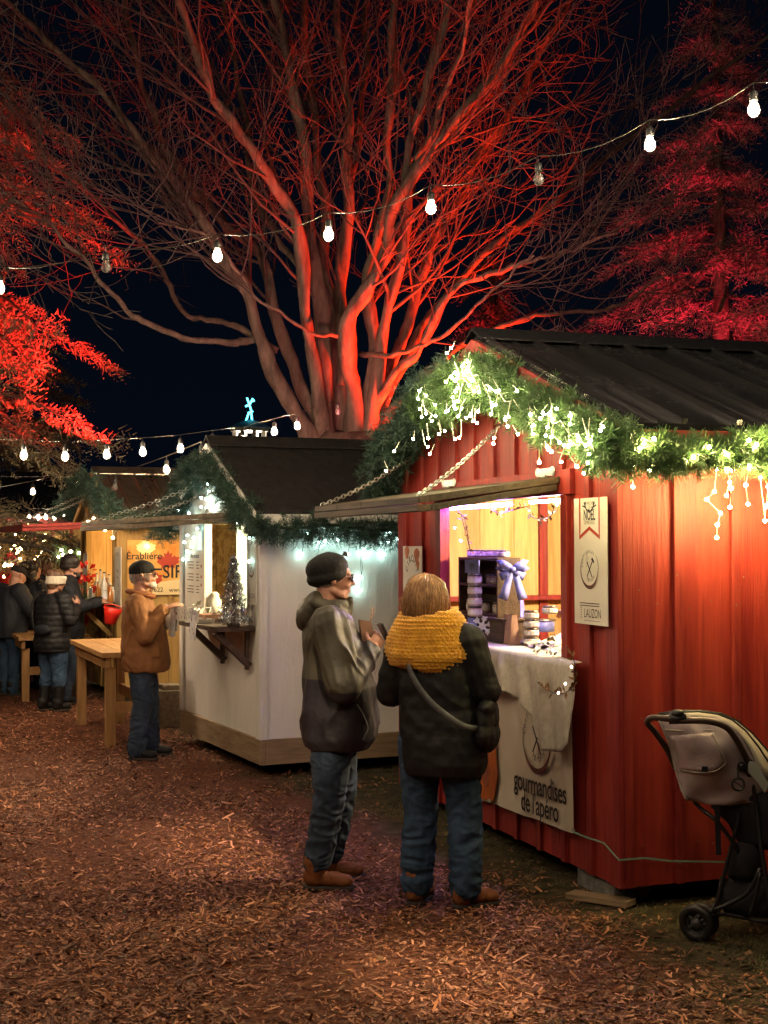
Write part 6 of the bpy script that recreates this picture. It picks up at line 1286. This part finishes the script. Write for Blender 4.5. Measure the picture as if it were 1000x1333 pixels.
# 2 --- woman with the mustard cowl (seen from behind)
def col2(j): j.loft([(0, .03, 1.28, .13, .17), (0, .035, 1.36, .10, .13), (0, .04, 1.40, .08, .09)], p=2)
P2_ = person('woman from behind in a black puffer coat and thick mustard knitted cowl before the counter', 572, 1180, 1.22, res=.0085, jm=('puffer',), jdisp=lambda p, n: fold(.006, 5.5, seed=9, sz=.9, fine=.0005)(p, n)+quilt(.06, .0012, 2)(p, n), pants='denim', shoes='brownboot', collar=col2,
    head=(.035, .065, 1.475), hyaw=-.35, hpitch=.10, neck=(.0, .045, 1.33), hs=.95, sR=(0, -.155, 1.29), eR=(.03, -.235, 1.04), wR=(.24, -.18, 1.06), sL=(0, .18, 1.29), eL=(.02, .255, 1.02), wL=(.20, .20, 1.04),
    hdR=(1, .2, .1), hdL=(1, -.2, .1), sl=(.082, .070, .054), pelvis=(0, -.0, .82), hipR=(0, -.10, .80), hipL=(0, .10, .80), kR=(.02, -.125, .45), aR=(-.0, -.135, .10), kL=(.02, .10, .45), aL=(-.0, .115, .10), toeR=(.75, -.66, 0), toeL=(1, .0, 0), hem=.01, legr=(.105, .086, .080),
    rings=[(.0, -.03, .645, .158, .192), (.0, -.03, .70, .170, .205), (.01, -.02, .82, .170, .208), (.01, 0, .96, .155, .192), (.0, .005, 1.08, .145, .188), (-.0, .01, 1.19, .138, .188), (-.0, .02, 1.28, .115, .168), (0, .03, 1.34, .08, .11)])
b = MB(True); cc = Vector((.012, .045, 0))
for k, (z, rx, ry, t) in enumerate(((1.205, .148, .165, .042), (1.235, .160, .178, .046), (1.275, .150, .170, .048), (1.315, .135, .155, .046), (1.355, .118, .138, .044), (1.388, .105, .125, .036))):
    b.tube([Vector((cc.x+.01*math.sin(k)+rx*math.cos(a), cc.y+ry*math.sin(a), z+.018*math.cos(a)-.012*math.sin(a*2+k*.5))) for a in [2*PI*i/30 for i in range(30)]], t, 10, closed=True)
b.ell((.0, .05, 1.27), (.11, .12, .08))
P2_.add('cowl_scarf', vox(b, .0075, 2, lambda p, n: .0045*math.sin(p.z*2*PI/.017+.6*math.sin(math.atan2(p.y-.045, p.x)*3)) + .003*math.sin(math.atan2(p.y-.045, p.x)*46 + (int(p.z/.017) % 2)*PI) + .018*noise.noise(p*7), (M['mustard'],)))
b = MB(True); hc = Vector(P2_.J['head']); Mh = P2_.Mh; b.ell(hc+Mh @ Vector((-.022, 0, .028)), (.104, .092, .096), Mh, 20, 14); b.ell(hc+Mh @ Vector((-.045, 0, -.04)), (.080, .098, .085), Mh); ho = P2_.add('hair', vox(b, .006, 2, lambda p, n: .004*noise.noise(Vector((p.x*70, p.y*70, p.z*6))), (M['hair'],)))
strands(P2_, 'hair_strands', 'hair', 1000, np.random.default_rng(4), -.10, .20, r=.0017, lenj=.022, wave=.0065, part=.01, rad=(.112, .100, .108)); strands(P2_, 'hair_strands', 'hair', 70, np.random.default_rng(5), -.085, .35, r=.0013, lenj=.03, wave=.012, part=.01, rad=(.116, .104, .110))
mb = MB(True); pl = cmr([(-.10, .135, 1.255), (-.165, .08, 1.15), (-.178, .0, 1.03), (-.165, -.10, .94), (-.13, -.175, .89), (-.06, -.215, .875)], 5)
vs = []
for i, p in enumerate(pl):
    t = (pl[min(i+1, len(pl)-1)]-pl[max(i-1, 0)]).normalized(); nrm = Vector((p.x, p.y, 0)).normalized(); w = t.cross(nrm).normalized()*.014; q = p + nrm*.012; vs += [q-w, q+w]
mb.add(vs, [(2*i, 2*i+1, 2*i+3, 2*i+2) for i in range(len(pl)-1)]); bag = Thing('shoulder_bag', 'black shoulder bag on a grey strap at the hip of the mustard cowl woman', 'handbag', P2_.F, (0, -.24, .85)); o = bag.part('bag_strap', mb, M['strap']); o.modifiers.new('s', 'SOLIDIFY').thickness = .003
b = MB(True); b.ell((.02, -.242, .90), (.11, .05, .125)); b.ell((.02, -.24, .84), (.125, .055, .09)); b.ell((.0, -.252, .97), (.09, .040, .04)); me = vox(b, .008, 2, fold(.006, 14, seed=8), (M['puffer'],)); me.transform(Matrix.Translation(-bag.b)); bag.add('bag_body', me)

# 3 --- man in brown canvas jacket pointing
P3 = person('grey-bearded man in a black cap and brown canvas jacket reaching towards the white hut counter', 187, 987, .12, res=.011, jm=('canvas',), jdisp=fold(.009, 8.5, seed=6, sz=.8), pants='denimd', shoes='blackboot', head=(.0, 0, 1.50), hpitch=-.08, hyaw=.1, neck=(-.03, 0, 1.33),
    collar=lambda j: j.loft([(-.03, 0, 1.31, .10, .105), (-.02, 0, 1.375, .088, .085)], p=2),
    sR=(-.05, -.18, 1.27), eR=(.03, -.25, 1.02), wR=(.17, -.20, 1.235), hdR=(1, .1, .35), hnR=(.2, .3, -1), curlR=.25, sL=(-.04, .18, 1.27), eL=(.05, .25, 1.03), wL=(.22, .18, 1.14), hdL=(1, 0, .2), sl=(.092, .076, .058), legr=(.108, .085, .078),
    pelvis=(-.02, 0, .84), hipR=(-.02, -.09, .82), hipL=(-.01, .09, .82), kR=(.0, -.11, .46), aR=(-.05, -.11, .10), kL=(.04, .10, .46), aL=(.05, .10, .10), toeR=(1, -.3, 0),
    rings=[(.02, 0, .72, .185, .225), (.02, 0, .78, .20, .235), (.01, 0, .92, .195, .23), (.0, 0, 1.05, .18, .222), (-.02, 0, 1.17, .16, .212), (-.04, 0, 1.26, .13, .185), (-.03, 0, 1.33, .09, .12)])
b = MB(True); b.tube([Vector((.105*math.cos(a)-.025, .108*math.sin(a), 1.355-.022*math.cos(a))) for a in [2*PI*k/26 for k in range(26)]], .021, 8, closed=True); P3.part('collar', b, M['brownboot'], raw=True); b = MB(); b.box((-.07, -.004, -.05), (.07, .004, .05), rotM(-.25, 0, .1), (.07, -.222, .90)); P3.part('pocket_flap', b, M['canvas'], raw=True, bevel=.006)
c = Vector(P3.J['head']); Mh = P3.Mh; G = lambda x, y, z: c+Mh @ Vector((x, y, z))
b = MB(True); b.ell(G(-.012, 0, .058), (.108, .088, .076), Mh, 18, 12); b.ell(G(-.014, 0, .038), (.109, .089, .034), Mh, 18, 12); b.prism([(.06, -.07), (.14, -.055), (.165, 0), (.14, .055), (.06, .07)], G(-.005, 0, .050), Mh @ Vector((1, 0, -.10)), Mh @ Vector((0, 1, 0)), Mh @ Vector((0, 0, .016))); P3.add('cap', vox(b, .006, 2, None, (M['black'],)))
b = MB(True); b.ell(G(.07, 0, -.085), (.034, .042, .034), Mh); b.ell(G(.045, 0, -.075), (.045, .060, .028), Mh); b.ell(G(.092, 0, -.046), (.012, .026, .007), Mh); P3.add('beard', vox(b, .006, 1, lambda p, n: .004*noise.noise(p*70), (M['hairg'],)))
strands(P3, 'hair', 'hairg', 120, np.random.default_rng(2), -.05, -.05, lenj=.01, r=.0022, wave=.003, zc=0, rad=(.102, .083, .10)); glasses(P3)

# 4 --- woman with cream headband
P4 = person('woman in a black puffer, cream headband and tall black boots standing at the timber table', 68, 926, .98, res=.013, jm=('puffer',), jdisp=quilt(.06, .008, 5), pants='denim', shoes='blackboot', boot=1, head=(.05, -.02, 1.385), hs=.93, hpitch=.22, neck=(.0, 0, 1.24), hyaw=-.3,
    sR=(0, -.16, 1.19), eR=(.03, -.24, .97), wR=(.22, -.14, 1.10), hdR=(.5, .3, .8), sL=(0, .16, 1.19), eL=(.05, .24, .96), wL=(.2, .18, .96), sl=(.085, .074, .055), legr=(.105, .08, .066), pelvis=(0, 0, .76), hipR=(0, -.085, .74), hipL=(0, .085, .74), kR=(.02, -.09, .42), aR=(0, -.09, .10), kL=(.02, .09, .42), aL=(-.03, .10, .10),
    rings=[(0, 0, .63, .16, .19), (0, 0, .72, .175, .205), (0, 0, .86, .155, .19), (0, 0, .98, .145, .185), (0, 0, 1.10, .14, .185), (0, 0, 1.19, .115, .165), (0, 0, 1.25, .075, .10)])
b = MB(True); hc = Vector(P4.J['head']); Mh = P4.Mh; b.ell(hc+Mh @ Vector((-.025, 0, .025)), (.096, .084, .092), Mh); b.ell(hc+Mh @ Vector((-.095, 0, .06)), (.04, .04, .04), Mh); b.ell(hc+Mh @ Vector((-.04, 0, -.06)), (.06, .07, .07), Mh); P4.add('hair', vox(b, .009, 1, lambda p, n: .007*noise.noise(Vector((p.x*40, p.y*40, p.z*9))), (M['hairb'],)))
b = MB(True); [b.tube([hc+Mh @ Vector((.094*math.cos(a)-.014, .080*math.sin(a), dz+.018*math.cos(a))) for a in [2*PI*k/24 for k in range(24)]], .017, 8, closed=True) for dz in (-.03, -.01, .012, .03)]; P4.add('headband', vox(b, .009, 1, lambda p, n: .003*noise.noise(p*60), (M['cream'],)))
bg = Thing('waist_bag', 'dark crossbody bag on the back of the woman with the cream headband', 'handbag', P4.F, (-.17, 0, .86)); b = MB(True); b.ell((-.165, -.03, .87), (.05, .13, .06)); me = vox(b, .012, 1, None, (M['navy'],)); me.transform(Matrix.Translation(-bg.b)); bg.add('bag_body', me); mb = MB(); mb.tube(cmr([(-.17, .1, .89), (-.17, .12, 1.0), (-.14, .15, 1.15), (-.04, .15, 1.27)], 4), .012, 5); bg.part('bag_strap', mb, M['black'])

# 5 --- bearded man leaning on the counter
P5 = person('bearded man in a green-black beanie leaning his arm on the ochre hut counter', 88, 916, .10, res=.014, jm=('navy',), pants='denimd', boot=0, head=(.05, 0, 1.50), neck=(.0, 0, 1.34), hyaw=.05, hpitch=.05,
    sR=(.02, -.18, 1.27), eR=(.16, -.27, 1.08), wR=(.36, -.18, 1.13), hdR=(1, .2, -.05), hnR=(0, 0, -1), curlR=.2, sL=(.02, .18, 1.27), eL=(.12, .25, 1.05), wL=(.34, .16, 1.14), hdL=(1, -.2, 0), hnL=(0, 0, -1), pelvis=(-.05, 0, .84), hipR=(-.05, -.09, .82), hipL=(-.05, .09, .82), kR=(.05, -.1, .46), kL=(-.04, .1, .46), aR=(-.02, -.1, .10), aL=(-.16, .1, .10))
hat_beanie(P5, .009, mat='hairk', tall=.022, z=.008)
c = Vector(P5.J['head']); Mh = P5.Mh; b = MB(True); b.ell(c+Mh @ Vector((.058, 0, -.078)), (.044, .052, .040), Mh); b.ell(c+Mh @ Vector((.03, 0, -.05)), (.05, .068, .03), Mh); P5.add('beard', vox(b, .008, 1, lambda p, n: .004*noise.noise(p*60), (M['hairk'],)))
# 6 --- man far left
P6 = person('man in a dark jacket and black cap with his back turned at the left edge', 12, 905, .75, res=.015, jm=('navy',), pants='denim', boot=0, head=(.12, 0, 1.40), neck=(.05, 0, 1.28), hpitch=.4, sR=(.02, -.2, 1.22), eR=(.12, -.28, 1.0), wR=(.34, -.2, 1.0), sL=(.02, .2, 1.22), eL=(.12, .28, 1.0), wL=(.34, .2, 1.0), sl=(.105, .09, .07),
    rings=[(0, 0, .68, .18, .22), (0, 0, .80, .195, .235), (.0, 0, .95, .19, .235), (.01, 0, 1.1, .17, .235), (.02, 0, 1.2, .15, .22), (.03, 0, 1.28, .10, .15)], pelvis=(-.02, 0, .80), hipR=(-.02, -.09, .78), hipL=(-.02, .09, .78))
c = Vector(P6.J['head']); Mh = P6.Mh; b = MB(True); b.ell(c+Mh @ Vector((-.016, 0, .055)), (.108, .088, .062), Mh, 18, 12); b.prism([(.06, -.07), (.14, -.055), (.165, 0), (.14, .055), (.06, .07)], c+Mh @ Vector((0, 0, .03)), Mh @ Vector((1, 0, -.12)), Mh @ Vector((0, 1, 0)), Mh @ Vector((0, 0, .012))); P6.add('cap', vox(b, .009, 1, None, (M['black'],)))
# 7, 8, 9 --- others behind
def simple(label, px, py, rot, jm, hair, top, sc=1.0, hat=None, pants='denimd'):
    P = person(label, px, py, rot, res=.017, jm=(jm,), pants=pants, head=(.04, 0, 1.46*sc), neck=(.0, 0, 1.31*sc), hpitch=.2, sR=(0, -.17, 1.25*sc), sL=(0, .17, 1.25*sc), eR=(.05, -.24, 1.02*sc), eL=(.05, .24, 1.02*sc), wR=(.22, -.15, 1.05*sc), wL=(.22, .15, 1.05*sc), pelvis=(0, 0, .82*sc), hipR=(0, -.09, .8*sc), hipL=(0, .09, .8*sc),
        rings=[(0, 0, .64*sc, .16, .19), (0, 0, .76*sc, .175, .205), (0, 0, .95*sc, .16, .195), (0, 0, 1.10*sc, .145, .19), (0, 0, 1.22*sc, .12, .17), (0, 0, 1.30*sc, .08, .11)])
    hc = Vector(P.J['head']); Mh = P.Mh
    if hair: b = MB(True); b.ell(hc+Mh @ Vector((-.024, 0, .03)), (.102, .09, .095), Mh); b.ell(hc+Mh @ Vector((-.05, 0, -.09)), (.06, .085, .13), Mh); P.add('hair', vox(b, .011, 1, lambda p, n: .006*noise.noise(Vector((p.x*40, p.y*40, p.z*9))), (M[hair],)))
    if hat == 'santa':
        b = MB(True); b.ell(hc+Mh @ Vector((-.02, 0, .08)), (.1, .09, .075), Mh); b.cap(hc+Mh @ Vector((-.06, 0, .12)), hc+Mh @ Vector((-.18, 0, .03)), .05, .02); h = P.add('red_hat', vox(b, .012, 1, None, (M['santa'],))); b = MB(True); b.tube([hc+Mh @ Vector((.108*math.cos(a)-.016, .096*math.sin(a), .045)) for a in [2*PI*k/20 for k in range(20)]], .022, 6, closed=True); P.add('hat_band', vox(b, .01, 1, None, (M['cream'],)))
    return P
simple('woman with long dark hair between the cap wearer and the headband woman', 42, 896, 1.1, 'navy', 'hairk', 0)
simple('woman with loose brown hair half hidden behind the woman with the cream headband', 54, 880, .3, 'puffer', 'hairb', 0, 1.03)
simple('stallholder in a red hat with white trim at the far left stall', 14, 858, -1.9, 'santa', None, 0, 1.02, 'santa')
simple('person in dark clothes in the crowd behind, seen between two heads', 32, 880, .9, 'navy', 'hairk', 0, .98)
# vendor inside the red hut, mostly hidden by the wall: only the hand shows
vl = RED.w((.80, .20, 0)); hp_ = RED.w(RED.onx(744, 797, .28)); fr = Frame(vl.x, vl.y, RED.yaw + R(120)); hl = fr.l(hp_)
V_ = person('stallholder inside the red hut, only a hand holding a jar shows at the window jamb', 0, 0, RED.yaw+R(120), res=.012, jm=('navy',), loc=vl, boot=0, eR=(.1, -.26, 1.1), wR=(.25, -.15, 1.1), wL=tuple(hl), eL=(hl.x*.5, .24, 1.10), hdL=tuple(fr.m.transposed() @ (RED.w(RED.onx(725, 792, .28))-hp_)), hnL=(0, 0, -1), curlL=.5, sleeve_end=.9, skin='skinp')
jp = RED.onx(716, 792, .28); jar(jp+Vector((0, 0, -.03)), 'pale flat jar held in the stallholder\'s hand at the window jamb', .045, .045)
# ------------------------------------------------------------------ world and lamps
w = bpy.data.worlds.new('World'); scene.world = w; w.use_nodes = True; nt = w.node_tree; bg = nt.nodes['Background']
sk = nt.nodes.new('ShaderNodeTexSky'); sk.sky_type = 'NISHITA'; sk.sun_disc = False; sk.sun_elevation = R(-4.5); sk.sun_rotation = R(200)
tc = nt.nodes.new('ShaderNodeTexCoord'); sx = nt.nodes.new('ShaderNodeSeparateXYZ'); nt.links.new(tc.outputs['Generated'], sx.inputs[0])
rp = nt.nodes.new('ShaderNodeValToRGB'); nt.links.new(sx.outputs['Z'], rp.inputs[0]); rp.color_ramp.elements[0].position = 0; rp.color_ramp.elements[0].color = (.0012, .0024, .0054, 1); rp.color_ramp.elements[1].position = .5; rp.color_ramp.elements[1].color = (.0007, .0012, .0028, 1)
nt.links.new(rp.outputs[0], bg.inputs['Color']); bg.inputs['Strength'].default_value = 1.0
nt.nodes.remove(sk)
def lamp(kind, name, loc, col, e, size=.05, to=None, ang=60, blend=.4, frame=None):
    l = bpy.data.lights.new(name, kind); l.color = col; l.energy = e; o = bpy.data.objects.new(name, l); COL.objects.link(o)
    p = frame.w(loc) if frame else Vector(loc); o.location = p
    if kind in ('SPOT', 'POINT'): l.shadow_soft_size = size
    if kind == 'SPOT': l.spot_size = R(ang); l.spot_blend = blend; q = frame.w(to) if frame else Vector(to); o.rotation_euler = (q-p).to_track_quat('-Z', 'Y').to_euler()
    return o
RD = (1, .032, .006); RC = (1, .02, .035)
# red floodlights on the ground around the maple
lamp('SPOT', 'red_floodlight', (bx.x+1.7, TD-.9, 1.6), RD, 9500, .12, (bx.x+.8, TD, 6.2), 62, .8)
lamp('SPOT', 'red_floodlight', (bx.x-1.3, TD-1.5, 1.4), RD, 9000, .12, (bx.x-1.2, TD-.2, 5.0), 46, .8)
lamp('SPOT', 'red_floodlight', (bx.x+2.2, TD+1.0, 1.2), RD, 5500, .12, (bx.x+.8, TD, 6.0), 60, .8)
# cedar on the left, larch on the right
lamp('SPOT', 'red_floodlight', (-3.5, 18.7, 3.2), (1, .014, .012), 2700, .12, (-6.0, 20, 5.8), 95, .6)
lamp('SPOT', 'crimson_floodlight', (4.6, 21.5, .8), (1, .02, .06), 6000, .12, (6.4, 25, 6.0), 66, .7)
lamp('SPOT', 'crimson_floodlight', (2.0, 27.0, .8), RC, 3000, .12, (2.4, 30, 5.0), 70, .7)
# added pinkish fill lamp that brightens the whole crown
lamp('SPOT', 'crown_fill_lamp', (bx.x+.3, TD-4.6, 2.7), (1, .16, .18), 420, .3, (bx.x+.3, TD+1, 9.5), 130, .6)
# warm white pattern projector pools on the path
def pool(px, py, e, ang, src): g = gnd(px, py); lamp('SPOT', 'warm_projector', src, (1, .78, .5), e, .03, g, ang, .8)
pool(575, 1275, 2600, 8, (2.2, 1.2, 4.2)); pool(275, 1095, 2800, 8, (1.0, 1.5, 4.6)); pool(30, 1025, 2800, 9, (.4, 2.0, 4.6))

scene.render.engine = 'CYCLES'; cy = scene.cycles
cy.use_denoising = True; cy.denoiser = 'OPENIMAGEDENOISE'; cy.use_light_tree = True; cy.max_bounces = 5; cy.diffuse_bounces = 3; cy.glossy_bounces = 3; cy.transmission_bounces = 4; cy.transparent_max_bounces = 6
cy.sample_clamp_indirect = 3; cy.sample_clamp_direct = 0; cy.caustics_reflective = False; cy.caustics_refractive = False; cy.blur_glossy = .8
scene.view_settings.view_transform = 'Standard'; scene.view_settings.look = 'None'; scene.view_settings.exposure = .25; scene.view_settings.gamma = 1
